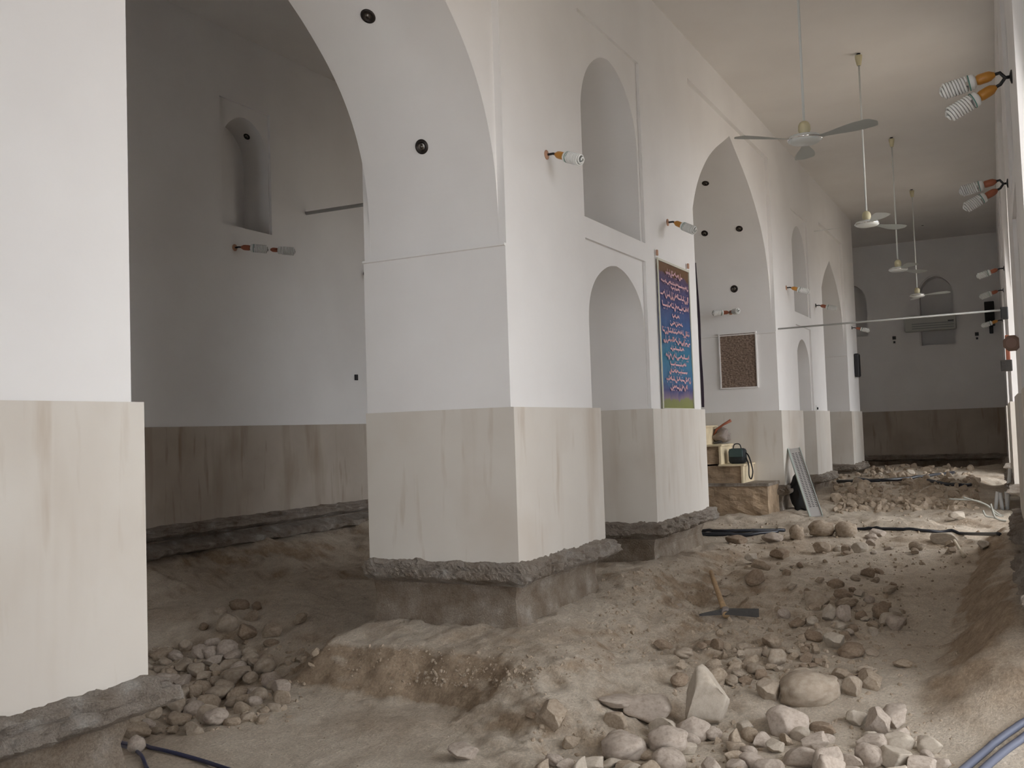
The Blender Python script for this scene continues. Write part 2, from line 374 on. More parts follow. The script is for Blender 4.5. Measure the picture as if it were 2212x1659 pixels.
def slab(name, x0, x1, y0, y1, z0, z1, mat, label):
    bm = bmesh.new(); box(bm, x0, x1, y0, y1, z0, z1)
    return tag(frombm(name, bm, mat), label, kind='structure')
slab('ceiling', -3.3, 32.3, -6.0, 3.95, 6.5, 6.8, M['ceiling'], 'flat pale ceiling over the nave')  # carried on unseen past the right arcade to cut the sky light
slab('ceiling', -3.0, 32.3, 5.35, 10.8, 7.35, 7.6, M['ceiling'], 'higher ceiling over the left aisle').name = 'ceiling_aisle'
slab('ceiling', 27.5, 32.3, 3.95, 5.4, 6.5, 6.8, M['ceiling'], 'ceiling strip beyond the last left pier').name = 'ceiling_gap'
def rear_wall():
    d = ([], []); fr = lambda x, z, dd: (-3.0-dd, x, z)
    plate([(-.4, -1.5), (.2, -1.5), (.2, 2.6), (2.4, 2.6), (2.4, -1.5), (7.0, -1.5), (7.0, 2.4), (8.6, 2.4), (8.6, -1.5), (10.7, -1.5), (10.7, 7.6), (-.4, 7.6)], [], 0, .3, fr, d)  # both openings are added, sized for the light they let in
    me = bpy.data.meshes.new('wall_rear'); me.from_pydata(d[0], [], d[1]); me.update()
    tag(link('wall_rear', me, M['plaster']), 'unseen end wall behind the camera with two openings added to let in light', kind='structure')
rear_wall()

# left aisle wall with its niche, back wall with niches
def wall_plate(name, outer, holes_front, holes_mid, fm, t, label, depth=0.55, frame=0.04):
    d = ([], [])
    plate(outer, holes_front, 0, frame, fm, d); plate(outer, holes_mid, frame, depth, fm, d); plate(outer, [], depth, t, fm, d)
    me = bpy.data.meshes.new(name); me.from_pydata(d[0], [], d[1]); me.update()
    bm = bmesh.new(); bm.from_mesh(me); bmesh.ops.recalc_face_normals(bm, faces=bm.faces); bm.to_mesh(me); bm.free()
    return tag(link(name, me, M['plaster']), label, kind='structure')
fa = lambda x, z, d: (x, 10.4+d, z)
wall_plate('wall_aisle', [(-3, 0), (32, 0), (32, 7.4), (-3, 7.4)], [[(10.80, 4.36), (11.90, 4.36), (11.90, 6.28), (10.80, 6.28)]],
           [[(10.86, 4.36)]+niche_curve(10.86, 11.88, 5.5, 6.10)+[(11.88, 4.36)]], fa, 0.8, 'dim white outer wall of the left aisle')
ff = lambda x, z, d: (32.0+d, x, z)
wall_plate('wall_back', [(-1.5, 0), (10.5, 0), (10.5, 7.4), (-1.5, 7.4)],
           [[(1.70, 3.3), (2.72, 3.3)]+[(p[0], p[1]) for p in niche_curve(1.70, 2.72, 4.75, 5.42)[::-1]], [(4.05, 2.5), (5.3, 2.5), (5.3, 5.6), (4.05, 5.6)]],
           [[(1.74, 3.3), (2.68, 3.3)]+[(p[0], p[1]) for p in niche_curve(1.74, 2.68, 4.75, 5.38)[::-1]], [(4.2, 3.7), (5.15, 3.7)]+niche_curve(4.2, 5.15, 4.7, 5.35)[::-1]],
           ff, 0.8, 'dim back wall of the nave with small pointed niches')

# ------------------------------------------------------------------ dados, ledges and footings
def offset_path(path, side):
    """outward normal per segment; side=+1 keeps the left normal"""
    out = []
    for a, b in zip(path, path[1:]):
        d = (Vector(b)-Vector(a)).normalized(); out.append(Vector((-d.y, d.x))*side)
    return out
def mitre(path, side, w):
    P = [Vector(p) for p in path]; N_ = offset_path(path, side); res = []
    for i, p in enumerate(P):
        if i == 0: o = N_[0]*w
        elif i == len(P)-1: o = N_[-1]*w
        else:
            n1, n2 = N_[i-1], N_[i]; o = (n1+n2)*w/(1+n1.dot(n2))
        res.append(p+o)
    return res
def ribbon(name, path, side, prof, mat, label, jitter=0.0, seed=0, step=None, kind='structure', parent=None, zj=None):
    """sweep a (out, z) profile along a plan path"""
    bm = bmesh.new(); rnd = random.Random(seed)
    # resample
    pts = []; off = {}
    dense = []
    A = [Vector(p) for p in path]
    for w, _ in prof: off[w] = mitre(path, side, w)
    seglen = [(A[i+1]-A[i]).length for i in range(len(A)-1)]
    rows = []
    for i in range(len(A)-1):
        n = max(1, int(seglen[i]/step)) if step else 1
        for k in range(n+(1 if i == len(A)-2 else 0)):
            t = k/n; row = []
            for w, z in prof:
                a, b = off[w][i], off[w][i+1]; p = a.lerp(b, t); row.append([p.x, p.y, z, w])
            rows.append(row)
    cen = [sum((Vector(r[0][:2]) for r in rows), Vector((0, 0)))/len(rows)]
    V = []
    for ri, row in enumerate(rows):
        vr = []
        for x, y, z, w in row:
            if jitter and w > 0.01:
                nn = fbm(np.array([x*8.3+z*3+seed]), np.array([y*8.3+z*13]), 5, .68)[0]*jitter
                n2 = fbm(np.array([x*7.1+seed+40]), np.array([y*7.1+z*9]), 5, .65)[0]*jitter
                base = row[0]; dirv = Vector((x-base[0], y-base[1]));
                if dirv.length > 1e-6: dirv.normalize()
                x += dirv.x*nn*1.6; y += dirv.y*nn*1.6; z += n2*0.7
            vr.append(bm.verts.new((x, y, z)))
        V.append(vr)
    for a, b in zip(V, V[1:]):
        for k in range(len(prof)-1):
            bm.faces.new((a[k], a[k+1], b[k+1], b[k]))
    bm.faces.new(V[0]); bm.faces.new(V[-1][::-1])
    for a, b in zip(V, V[1:]): bm.faces.new((a[0], b[0], b[-1], a[-1]))
    bmesh.ops.recalc_face_normals(bm, faces=bm.faces)
    o = frombm(name, bm, mat, parent)
    if label: tag(o, label, kind=kind)
    return o
DADO = [(0, 0.0), (0.042, 0.0), (0.042, 1.35), (0, 1.352)]
JAMB = [(0, 1.34), (0.018, 1.34), (0.018, 2.745), (0.04, 2.75), (0.04, 2.768), (0, 2.772)]
def densify(P, n):
    out = []
    for a, b in zip(P, P[1:]):
        for k in range(n): out.append((a[0]+(b[0]-a[0])*k/n, a[1]+(b[1]-a[1])*k/n))
    return out+[P[-1]]
LEDGE = densify([(-0.02, 0.035), (0.06, 0.02), (0.115, 0.0), (0.12, -0.045), (0.155, -0.055), (0.16, -0.11), (0.11, -0.14), (0.05, -0.15), (-0.05, -0.2)], 2)
FOOT0 = [(-0.3, -0.10), (-0.04, -0.12), (-0.02, -0.20), (-0.05, -0.30), (-0.03, -0.42), (-0.02, -0.52), (0.02, -0.62), (0.04, -0.8), (0.05, -1.6), (-0.3, -1.6)]
FOOT = FOOT0[:1]+densify(FOOT0[1:8], 4)+FOOT0[8:]
PIERS1 = [  # plan paths of the left arcade, outward on the given side
    ([(-3, 3.9), (3.41, 3.9), (3.41, 5.4)], -1, 'near left pier'),
    ([(7.45, 5.4), (7.45, 3.9), (9.3, 3.9), (9.3, 4.9)], -1, 'central pier'),
    ([(10.98, 4.9), (10.98, 3.9), (13.0, 3.9), (13.0, 5.4)], -1, 'pier with the banner'),
    ([(17.80, 5.4), (17.80, 3.9), (19.65, 3.9), (19.65, 4.9)], -1, 'pier beyond the pulpit'),
    ([(21.0, 4.9), (21.0, 3.9), (22.6, 3.9), (22.6, 5.4)], -1, 'pier beside the far arch'),
    ([(25.8, 5.4), (25.8, 3.9), (27.5, 3.9), (27.5, 5.4)], -1, 'last left pier'),
]
def wp(x, d=0): return (x+0.0225*d, w2y(x)-d)
PIERS2 = [([wp(-3), wp(3.41), wp(3.41, 1.5)], 1, 'unseen right pier added beside the camera'),  # unseen pier, put in to hold back light from the near right
          ([wp(7.45, 1.5), wp(7.45), wp(9.3), wp(9.3, 1.0)], 1, 'near right pier'),
          ([wp(10.98, 1.0), wp(10.98), wp(13.0), wp(13.0, 1.5)], 1, 'right pier beyond its niche'),
          ([wp(17.80, 1.5), wp(17.80), wp(19.65), wp(19.65, 1.0)], 1, 'second right pier'),
          ([wp(21.0, 1.0), wp(21.0), wp(22.6), wp(22.6, 1.5)], 1, 'right pier before the far arch'),
          ([wp(25.8, 1.5), wp(25.8), wp(31.9)], 1, 'last right pier')]
tn = 0
for i, (path, side, nm) in enumerate(PIERS1+PIERS2+[([(-3, 10.4), (31.9, 10.4)], -1, 'left aisle wall'), ([(32, -0.2), (32, 10.3)], 1, 'back wall')]):
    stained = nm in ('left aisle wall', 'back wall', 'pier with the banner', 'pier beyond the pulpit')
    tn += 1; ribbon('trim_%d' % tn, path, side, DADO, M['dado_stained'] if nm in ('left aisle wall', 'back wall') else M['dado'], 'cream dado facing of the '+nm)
    tn += 1; ribbon('trim_%d' % tn, path, side, LEDGE, M['screed'], 'broken remnant of old floor screed jutting from the foot of the '+nm, jitter=0.042, seed=i*7+1, step=0.025 if i < 9 else 0.12)
    if nm == 'left aisle wall':
        tn += 1; ribbon('trim_%d' % tn, path, side, [(0.0, -0.2), (.12, -.25), (.2, -.3), (.2, -.36), (0.0, -.42)], M['screed'], 'lower ledge of mortar along the foot of the left aisle wall', jitter=0.06, seed=77, step=0.1)
    tn += 1; ribbon('trim_%d' % tn, path, side, FOOT, M['found'], 'rough earthen footing exposed under the '+nm, jitter=0.10, seed=i*5+3, step=0.04 if i < 9 else 0.15)
for path, side, nm in [([(7.45, 5.4), (7.45, 3.9)], -1, 'central pier'), ([(17.80, 5.4), (17.80, 3.9)], -1, 'pier beyond the pulpit'), ([(25.8, 5.4), (25.8, 3.9)], -1, 'last left pier')]:
    tn += 1; ribbon('trim_%d' % tn, path, side, JAMB, M['plaster'], 'slightly raised plaster jamb below the arch spring of the '+nm)

bpy.context.view_layer.update()
def bvh(objs):
    V = []; P = []
    for o in objs:
        n0 = len(V); V += [o.matrix_world @ v.co for v in o.data.vertices]; P += [[n0+i for i in p.vertices] for p in o.data.polygons]
    return BVHTree.FromPolygons(V, P)
WALLS = bvh([w1, w2, bpy.data.objects['wall_aisle'], bpy.data.objects['wall_back'], bpy.data.objects['ceiling']])
def wall_at(px, py):
    h = WALLS.ray_cast(CAM, ray(px, py).normalized())
    n = h[1]
    if n.dot(ray(px, py)) > 0: n = -n
    return h[0], n

# ------------------------------------------------------------------ lamps on the walls
def spiral_mesh(L=0.17, R=0.048, turns=4.5, r=0.0085):
    bm = bmesh.new()
    for s in (0, PI):
        pts = []
        n = int(turns*16)
        for i in range(n+1):
            t = i/n; a = t*turns*2*PI/1.0+s; rr = R*(1.0 if t < .85 else 1-(t-.85)/.15*0.75)
            pts.append((rr*math.cos(a), rr*math.sin(a), 0.02+t*L))
        tube(bm, pts, r, 7)
    me = bpy.data.meshes.new('bulb'); bm.to_mesh(me); bm.free()
    me.materials.append(M['bulb']); me.polygons.foreach_set('use_smooth', [True]*len(me.polygons)); return me
SPI = spiral_mesh()
def lathe_mesh(name, prof, mat, n=20, smooth=True):
    bm = bmesh.new(); lathe(bm, prof, n); bmesh.ops.recalc_face_normals(bm, faces=bm.faces)
    me = bpy.data.meshes.new(name); bm.to_mesh(me); bm.free(); me.materials.append(mat)
    if smooth: me.polygons.foreach_set('use_smooth', [True]*len(me.polygons))
    return me
BASEM = lathe_mesh('bulb_base', [(0, 0), (.022, 0), (.024, .012), (.045, .02), (.052, .03), (.052, .055), (.046, .06), (0, .062)], M['bulbbase'])
BANDM = lathe_mesh('band', [(.0535, .052), (.0545, .053), (.0545, .058), (.0535, .059)], M['green'])
def holder_mesh(mat): return lathe_mesh('lamp_holder', [(0, 0), (.016, 0), (.02, .008), (.033, .03), (.036, .05), (.036, .10), (.031, .115), (0, .116)], mat)
HOLD = {'orange': holder_mesh(M['orange']), 'redbrown': holder_mesh(M['redbrown'])}
PLATE = {'copper': lathe_mesh('base_plate', [(0, 0), (.045, 0), (.045, .008), (.02, .016), (0, .018)], M['copper']),
         'black': lathe_mesh('base_plate', [(0, 0), (.045, 0), (.045, .008), (.02, .016), (0, .018)], M['black'])}
def place(me, name, parent, mat4):
    o = bpy.data.objects.new(name, me); C.objects.link(o); o.parent = parent; o.matrix_local = mat4; return o
def wall_lamp(loc, n, tilt, label, hold='orange', plate_='copper', scale=1.0, bulbs=1, spread=0.0, group=None, side=0.0, inline=False):
    """loc on the wall, n outward; tilt: unit direction of the bulb"""
    root = empty('wall_lamp', loc, label, 'lamp', group)
    n = Vector(n).normalized(); S = Matrix.Scale(scale, 4)
    place(PLATE[plate_], 'base_plate', root, aim(n) @ S)
    dirs = [Vector(tilt).normalized()] if bulbs == 1 or inline else [Vector(t).normalized() for t in tilt]
    for j, d in enumerate(dirs):
        bm = bmesh.new(); s = n*.012*scale; e = s+n*.06*scale+Vector((0, 0, spread*(0.5-j) if bulbs > 1 and not inline else 0))
        tube(bm, [s, s+n*.03*scale, e, e+d*.05*scale], .012*scale, 8)
        frombm('arm', bm, M['black'], root, True)
        p = e+d*.03*scale
        place(HOLD[hold], 'lamp_holder', root, aim(d, p) @ S)
        q = p+d*.105*scale
        bb = place(BASEM, 'bulb_base', root, aim(d, q) @ S)
        place(BANDM, 'band', bb, Matrix.Identity(4))
        place(SPI, 'bulb', root, aim(d, q+d*.05*scale) @ S)
        if inline:
            p2 = q+d*.27*scale
            place(HOLD[hold], 'lamp_holder', root, aim(d, p2) @ Matrix.Scale(scale*.8, 4)); q2 = p2+d*.08*scale
            place(BASEM, 'bulb_base', root, aim(d, q2) @ S); place(SPI, 'bulb', root, aim(d, q2+d*.05*scale) @ S)
    return root
wall_lamp((8.33, 3.9, 3.75), (0, -1, 0), (-.28, -1, -.42), 'spiral bulb in an orange holder on the central pier beside its upper niche')
wall_lamp((11.88, 3.9, 3.72), (0, -1, 0), (-.30, -1, -.55), 'spiral bulb in an orange holder above the blue banner')
wall_lamp((18.84, 3.9, 3.68), (0, -1, 0), (-.05, -1, -.35), 'spiral bulb in an orange holder to the left of the second upper niche')
wall_lamp((21.79, 3.9, 3.63), (0, -1, 0), (0, -1, -.3), 'spiral bulb in a red holder beside the far arch', 'redbrown', 'black')
wall_lamp((26.75, 3.9, 3.53), (0, -1, 0), (0, -1, -.3), 'small spiral bulb on the last left pier just below the tie rod', 'redbrown', 'black')
wall_lamp((11.06, 10.4, 4.03), (0, -1, 0), (.62, -.9, -.1), 'pair of spiral bulbs in line on the aisle wall below its niche', 'redbrown', 'copper', 1.15, inline=True)
wall_lamp((14.34, 10.4, 4.05), (0, -1, 0), (0, -1, -.2), 'dark lamp fitting on the aisle wall cut off by the edge of the central pier', 'redbrown', 'black')
wall_lamp((17.80, 4.70, 3.18), (-1, 0, 0), [(-.7, .75, -.05), (-.75, -.62, -.05)], 'twin spiral bulbs on the jamb over the carved tablet', 'redbrown', 'copper', 0.95, 2)
for X, z, lab, h, p, sc, b in ((8.33, 3.72, 'pair of large spiral bulbs, highest on the right arcade', 'orange', 'black', 1.15, 2),
                        (11.9, 3.66, 'pair of spiral bulbs with red brown holders, second from the top on the right arcade', 'redbrown', 'black', 1.1, 2),
                        (18.84, 3.66, 'faint spiral bulb on the right arcade level with the far fans', 'redbrown', 'black', 1.0, 1),
                        (21.8, 3.62, 'small red holder with a spiral bulb on the right arcade above the black speaker', 'redbrown', 'black', 1.0, 1),
                        (26.75, 3.45, 'yellowish bulb in an orange holder in front of the black speaker', 'orange', 'black', 1.1, 1)):
    wall_lamp((X, w2y(X), z), (0, 1, 0), [(0, 1, -.18), (-.1, 1, -.5)] if b == 2 else (0, 1, -.3), lab, h, p, sc, b, spread=0.09)

# ------------------------------------------------------------------ downlights
RING = lathe_mesh('trim_ring', [(.026, -.004), (.030, .004), (.042, .012), (.056, .010), (.062, .003), (.062, 0), (.05, -.002)], M['darkring'], 28)
LENS = lathe_mesh('reflector', [(0, .008), (.010, .007), (.013, .002), (.03, .002)], simple('dim_reflector', (.22, .20, .18), .2, 1.0), 24)
def downlight(px, py, label, s=1.0, mat=None):
    p, n = wall_at(px, py); o = empty('recessed_spotlight', p, label, 'spotlight', None)
    m4 = aim(n) @ Matrix.Scale(s, 4)
    place(RING, 'trim_ring', o, m4); place(LENS, 'reflector', o, m4)
downlight(795, 35, 'round recessed spotlight high in the nearest arch soffit', 1.08)
downlight(911, 317, 'round recessed spotlight low in the nearest arch soffit', 1.08)
downlight(1524, 396, 'highest recessed spotlight in the second arch', 1.0)
downlight(1522, 504, 'recessed spotlight in the second arch beside the bulb over the banner', 1.0)
downlight(1597, 494, 'recessed spotlight right of its neighbour in the second arch', 1.0)
downlight(1586, 624, 'brass rimmed recessed spotlight lowest in the second arch', 1.1)
downlight(533, 295, 'small recessed spotlight in the aisle wall niche', 0.9)

# ------------------------------------------------------------------ fans
def fan_parts():
    P = {}
    P['motor'] = lathe_mesh('motor', [(0, -.075), (.06, -.075), (.135, -.065), (.165, -.045), (.168, -.02), (.15, 0), (.11, .012), (.06, .02), (0, .02)], M['fanwhite'], 36)
    P['ring'] = lathe_mesh('chrome_band', [(.166, -.042), (.1715, -.04), (.1715, -.024), (.166, -.022)], M['chrome'], 36)
    P['cup'] = lathe_mesh('cup', [(.055, .018), (.055, .05), (.062, .06), (.060, .11), (.045, .14), (.022, .155), (0, .156)], M['fancream'], 24)
    P['canopy'] = lathe_mesh('canopy', [(.022, -.16), (.03, -.155), (.05, -.05), (.052, -.01), (.02, 0), (0, 0)], M['fancream'], 24)
    P['hook'] = lathe_mesh('hook', [(0, -.005), (.03, -.005), (.03, .01), (0, .01)], M['black'], 12)
    bm = bmesh.new(); n = 16; top = []; 
    for i in range(n+1):
        t = i/n; x = .15+t*.62; w = (.030+.075*ssf(0, .75, t)) * (1 if t < .9 else math.sqrt(max(0.02, 1-((t-.9)/.1)**2)))
        tw = .20*(1-.4*t)
        for s, off in ((1, 0.0), (-1, 0.0)):
            top.append(bm.verts.new((x, s*w, -.035+.012*t*0-s*w*math.tan(tw))))
    for i in range(n):
        a = top[2*i:2*i+4]; bm.faces.new((a[0], a[1], a[3], a[2]))
    bmesh.ops.solidify(bm, geom=bm.faces[:], thickness=.005)
    me = bpy.data.meshes.new('blade'); bm.to_mesh(me); bm.free(); me.materials.append(M['fanwhite']); P['blade'] = me
    return P
def ssf(a, b, x):
    t = min(1, max(0, (x-a)/(b-a))); return t*t*(3-2*t)
FP = fan_parts()
def fan(x, y, zc, zm, ang, label):
    root = empty('ceiling_fan', (x, y, zc), label, 'fan', 'ceiling fans hung along the nave')
    d = zm-zc
    place(FP['hook'], 'hook', root, Matrix.Identity(4)); place(FP['canopy'], 'canopy', root, Matrix.Translation((0, 0, -.02)))
    bm = bmesh.new(); tube(bm, [(0, 0, -.1), (0, 0, d+.14)], .013, 12); frombm('down_rod', bm, M['fanwhite'], root, True)
    T = Matrix.Translation((0, 0, d))
    mo = place(FP['motor'], 'motor', root, T); place(FP['ring'], 'chrome_band', mo, Matrix.Identity(4))
    place(FP['cup'], 'cup', root, T)
    for k in range(3): place(FP['blade'], 'blade', root, T @ Matrix.Rotation(math.radians(ang+120*k), 4, 'Z'))
fan(10.12, 1.84, 6.5, 4.03, 131, 'nearest white ceiling fan, its rod leaving the top of the frame')
fan(14.96, 1.90, 6.5, 4.01, 85, 'second ceiling fan with a broad blade pointing right')
fan(19.84, 2.0, 6.5, 3.99, 87, 'third ceiling fan from the camera, partly in front of the fourth rod')
fan(24.68, 2.1, 6.5, 4.02, 10, 'farthest hanging ceiling fan, in front of the back wall niche')
o = tag(place(FP['hook'], 'ceiling_hook', None, Matrix.Translation((29.52, 2.28, 6.498))), 'small dark hook in the ceiling beyond the last fan', 'hook')

# ------------------------------------------------------------------ rods
def rod(name, a, b, r, mat, label, cat):
    bm = bmesh.new(); tube(bm, [a, b], r, 12); return tag(frombm(name, bm, mat, None, True), label, cat)
rod('tie_rod', (17.98, 3.9, 2.83), (17.98, w2y(17.98), 2.86), .016, M['rodm'], 'long steel tie rod spanning the nave at spring height', 'rod')
rod('tie_rod', (12.75, 10.4, 4.86), (12.75, 5.4, 4.80), .03, M['rodm'], 'dark tie rod crossing the left aisle', 'rod')

# ------------------------------------------------------------------ banner
def banner():
    x0, x1, zt, zb = 11.36, 12.60, 3.17, 1.36; y = 3.875
    m, N, L, b = nt('printed_banner'); b.inputs['Roughness'].default_value = 0.55
    tc = N.new('ShaderNodeTexCoord'); sp = N.new('ShaderNodeSeparateXYZ'); L.new(tc.outputs['Generated'], sp.inputs[0])
    n = N.new('ShaderNodeTexNoise'); n.inputs['Scale'].default_value = 3.5; n.inputs['Detail'].default_value = 5; L.new(tc.outputs['Generated'], n.inputs['Vector'])
    ma = N.new('ShaderNodeMath'); ma.operation = 'MULTIPLY_ADD'; ma.inputs[1].default_value = .12; L.new(n.outputs[0], ma.inputs[0]); L.new(sp.outputs[2], ma.inputs[2])
    r = N.new('ShaderNodeValToRGB'); cr = r.color_ramp
    st = [(.055, (.45, .47, .14)), (.11, (.42, .44, .16)), (.125, (.42, .30, .42)), (.18, (.12, .13, .38)), (.24, (.10, .28, .55)), (.42, (.05, .35, .55)), (.60, (.06, .19, .47)), (.78, (.09, .12, .36)), (.92, (.15, .11, .27)), (.985, (.19, .11, .21)), (1.0, (.30, .15, .06))]
    while len(cr.elements) < len(st): cr.elements.new(.5)
    for e, (p, c) in zip(cr.elements, st): e.position = p; e.color = (*c, 1)
    L.new(ma.outputs[0], r.inputs[0]); L.new(r.outputs[0], b.inputs['Base Color'])
    root = empty('banner', ((x0+x1)/2, y, zb), 'tall blue printed banner with pink lines of script hung beside the second arch', 'banner')
    W2, Hh = (x1-x0), (zt-zb)
    bm = bmesh.new(); nx_, nz_ = 12, 24
    g = [[bm.verts.new((-W2/2+W2*i/nx_, .004*math.sin(i*1.1)+.003*math.sin(j*.9), Hh*j/nz_)) for i in range(nx_+1)] for j in range(nz_+1)]
    for j in range(nz_):
        for i in range(nx_): bm.faces.new((g[j][i], g[j][i+1], g[j+1][i+1], g[j+1][i]))
    bmesh.ops.solidify(bm, geom=bm.faces[:], thickness=.002)
    cl = frombm('printed_sheet', bm, m, root)
    # script lines: right-to-left joined strokes with dots
    rnd = random.Random(11)
    rows = [(.93, .52, .050, 0), (.865, .94, .030, .0), (.835, .30, .025, 0), (.775, .92, .055, 0), (.70, .92, .055, 0), (.635, .20, .035, 0), (.585, .42, .035, 0), (.525, .90, .050, 0), (.465, .92, .050, 0), (.41, .44, .035, 0), (.355, .80, .050, 0), (.30, .55, .040, 0), (.25, .62, .040, 0), (.195, .86, .045, 0), (.14, .60, .045, 0)]
    bm = bmesh.new()
    def seg(a, b_, w):
        d = Vector((b_[0]-a[0], b_[1]-a[1])); 
        if d.length < 1e-5: return
        d.normalize(); nrm = Vector((-d.y, d.x))*w/2
        v = [bm.verts.new((p[0]+s*nrm.x, -.012, p[1]+s*nrm.y)) for p, s in ((a, 1), (a, -1), (b_, -1), (b_, 1))]
        bm.faces.new(v)
    for f, wd, h, _ in rows:
        h *= 1.15
        z = Hh*f; x = W2*wd*.46; xe = -x
        while x > xe:
            L_ = rnd.uniform(.03, .09); n_ = 5; last = None; k = rnd.choice('abcde')
            for i in range(n_+1):
                t = i/n_; xx = x-L_*t
                zz = {'a': z+h*.5*math.sin(t*PI), 'b': z-h*.6*math.sin(t*PI), 'c': z+h*(.9 if i == n_ else 0), 'd': z+h*.25*math.sin(t*3*PI), 'e': z}[k]
                if last: seg(last, (xx, zz), .021)
                last = (xx, zz)
            if rnd.random() < .45: seg((x-.2*L_, z), (x-.2*L_+.004, z+h), .010)
            if rnd.random() < .7:
                dx = x-L_*rnd.random(); dz = z+rnd.choice((-.6, .75))*h; seg((dx-.008, dz), (dx+.008, dz), .014)
            x -= L_+rnd.uniform(-.002, .008)
    frombm('script', bm, M['pink'], root)
    bm = bmesh.new()
    for s in (-1, 1): box(bm, s*W2/2-.012, s*W2/2+.012, -.008, .006, -.02, Hh+.03)
    box(bm, -W2/2, W2/2, -.012, .006, Hh-.004, Hh+.022); box(bm, -W2/2, W2/2, -.012, .006, -.035, 0)
    frombm('border', bm, M['pole'], root)
    for s in (-1, 1):
        bm = bmesh.new(); box(bm, s*W2/2-.018, s*W2/2+.018, -.012, .012, Hh+.05, Hh+.12, bev=.006); frombm('hanging_knot', bm, M['copper'], root)
banner()

# ------------------------------------------------------------------ tablet in the jamb
def tablet():
    y0, y1, z0, z1 = 4.27, 4.92, 1.80, 2.78
    root = empty('stone_tablet', (17.78, (y0+y1)/2, z0), 'brown carved stone tablet framed in the white jamb of the second arch', 'tablet')
    m, N, L, b = nt('carved_brown_stone'); b.inputs['Roughness'].default_value = .9
    tc = N.new('ShaderNodeTexCoord'); mp = N.new('ShaderNodeMapping'); mp.inputs['Scale'].default_value = (1, 16, 22); L.new(tc.outputs['Object'], mp.inputs[0])
    n = N.new('ShaderNodeTexNoise'); n.inputs['Scale'].default_value = 1.6; n.inputs['Detail'].default_value = 5; L.new(mp.outputs[0], n.inputs['Vector'])
    r = N.new('ShaderNodeValToRGB'); r.color_ramp.elements[0].position = .38; r.color_ramp.elements[1].position = .68
    r.color_ramp.elements[0].color = (.17, .115, .085, 1); r.color_ramp.elements[1].color = (.32, .235, .18, 1); L.new(n.outputs[0], r.inputs[0]); L.new(r.outputs[0], b.inputs['Base Color'])
    bp = N.new('ShaderNodeBump'); bp.inputs['Distance'].default_value = .03; L.new(n.outputs[0], bp.inputs['Height']); L.new(bp.outputs[0], b.inputs['Normal'])
    bm = bmesh.new(); box(bm, -.012, .03, -(y1-y0)/2, (y1-y0)/2, 0, z1-z0); frombm('carved_face', bm, m, root)
    w = .022; h = z1-z0; hw = (y1-y0)/2
    bm = bmesh.new()
    box(bm, -.03, .02, hw, hw+w, -w, h+w); box(bm, -.03, .02, -hw-w, -hw, -w, h+w); box(bm, -.03, .02, -hw, hw, -w, 0); box(bm, -.03, .02, -hw, hw, h, h+w)
    frombm('frame', bm, M['plaster'], root)
tablet()

# dark cloth hanging against the far side of the banner pier
bm = bmesh.new(); n = 30; L0 = []
for j in range(n+1):
    t = j/n; z = 1.38+t*1.98; wd = .12*(1-t**3)+.006
    L0.append([bm.verts.new((13.012+wd*(i/8)*(1+.15*math.sin(j*.4)), 3.895+.006*math.sin(i*1.7), z)) for i in range(9)])
for a, b_ in zip(L0, L0[1:]):
    for i in range(8): bm.faces.new((a[i], a[i+1], b_[i+1], b_[i]))
bmesh.ops.solidify(bm, geom=bm.faces[:], thickness=.012)
tag(frombm('curtain', bm, M['cloth'], None, True), 'narrow dark purple cloth hanging down the edge of the second arch beside the banner', 'curtain')

# ------------------------------------------------------------------ stepped pulpit
def pulpit():
    root = empty('stepped_pulpit', (17.45, 4.6, -.6), 'low masonry pulpit with cream steps climbing left inside the second arch', 'pulpit')
    O = Vector((17.45, 4.6, -.6))
    def part(nm, b6, mat, bev=.01, rough=0.0):
        bm = bmesh.new(); box(bm, b6[0]-O.x, b6[1]-O.x, b6[2]-O.y, b6[3]-O.y, b6[4]-O.z, b6[5]-O.z)
        if rough:
            bmesh.ops.subdivide_edges(bm, edges=bm.edges[:], cuts=14, use_grid_fill=True)
            for v in bm.verts:
                nn = fbm(np.array([v.co.y*5+v.co.x*3]), np.array([v.co.z*5+v.co.x*2]), 5, .6)[0]*rough
                v.co += Vector((nn, nn*.5, nn*.3))
        return frombm(nm, bm, mat, root)
    part('platform', (16.97, 17.79, 3.98, 6.0, -.95, .06), M['brick'], rough=.06)
    part('platform_top', (16.93, 17.79, 3.95, 6.0, .05, .10), M['screed'], rough=.02)
    for y0, z0, z1 in ((4.40, .10, .43), (4.78, .43, .78), (5.06, .78, 1.12)):
        s = part('step', (17.03, 17.79, y0+.03, 6.0, z0, z1-.03), M['brick'], rough=.04)
        part('riser', (17.0, 17.79, y0, y0+.035, z0, z1-.03), M['cream'])
        part('tread', (16.95, 17.79, y0-.03, y0+.42, z1-.03, z1), M['cream'])
pulpit()
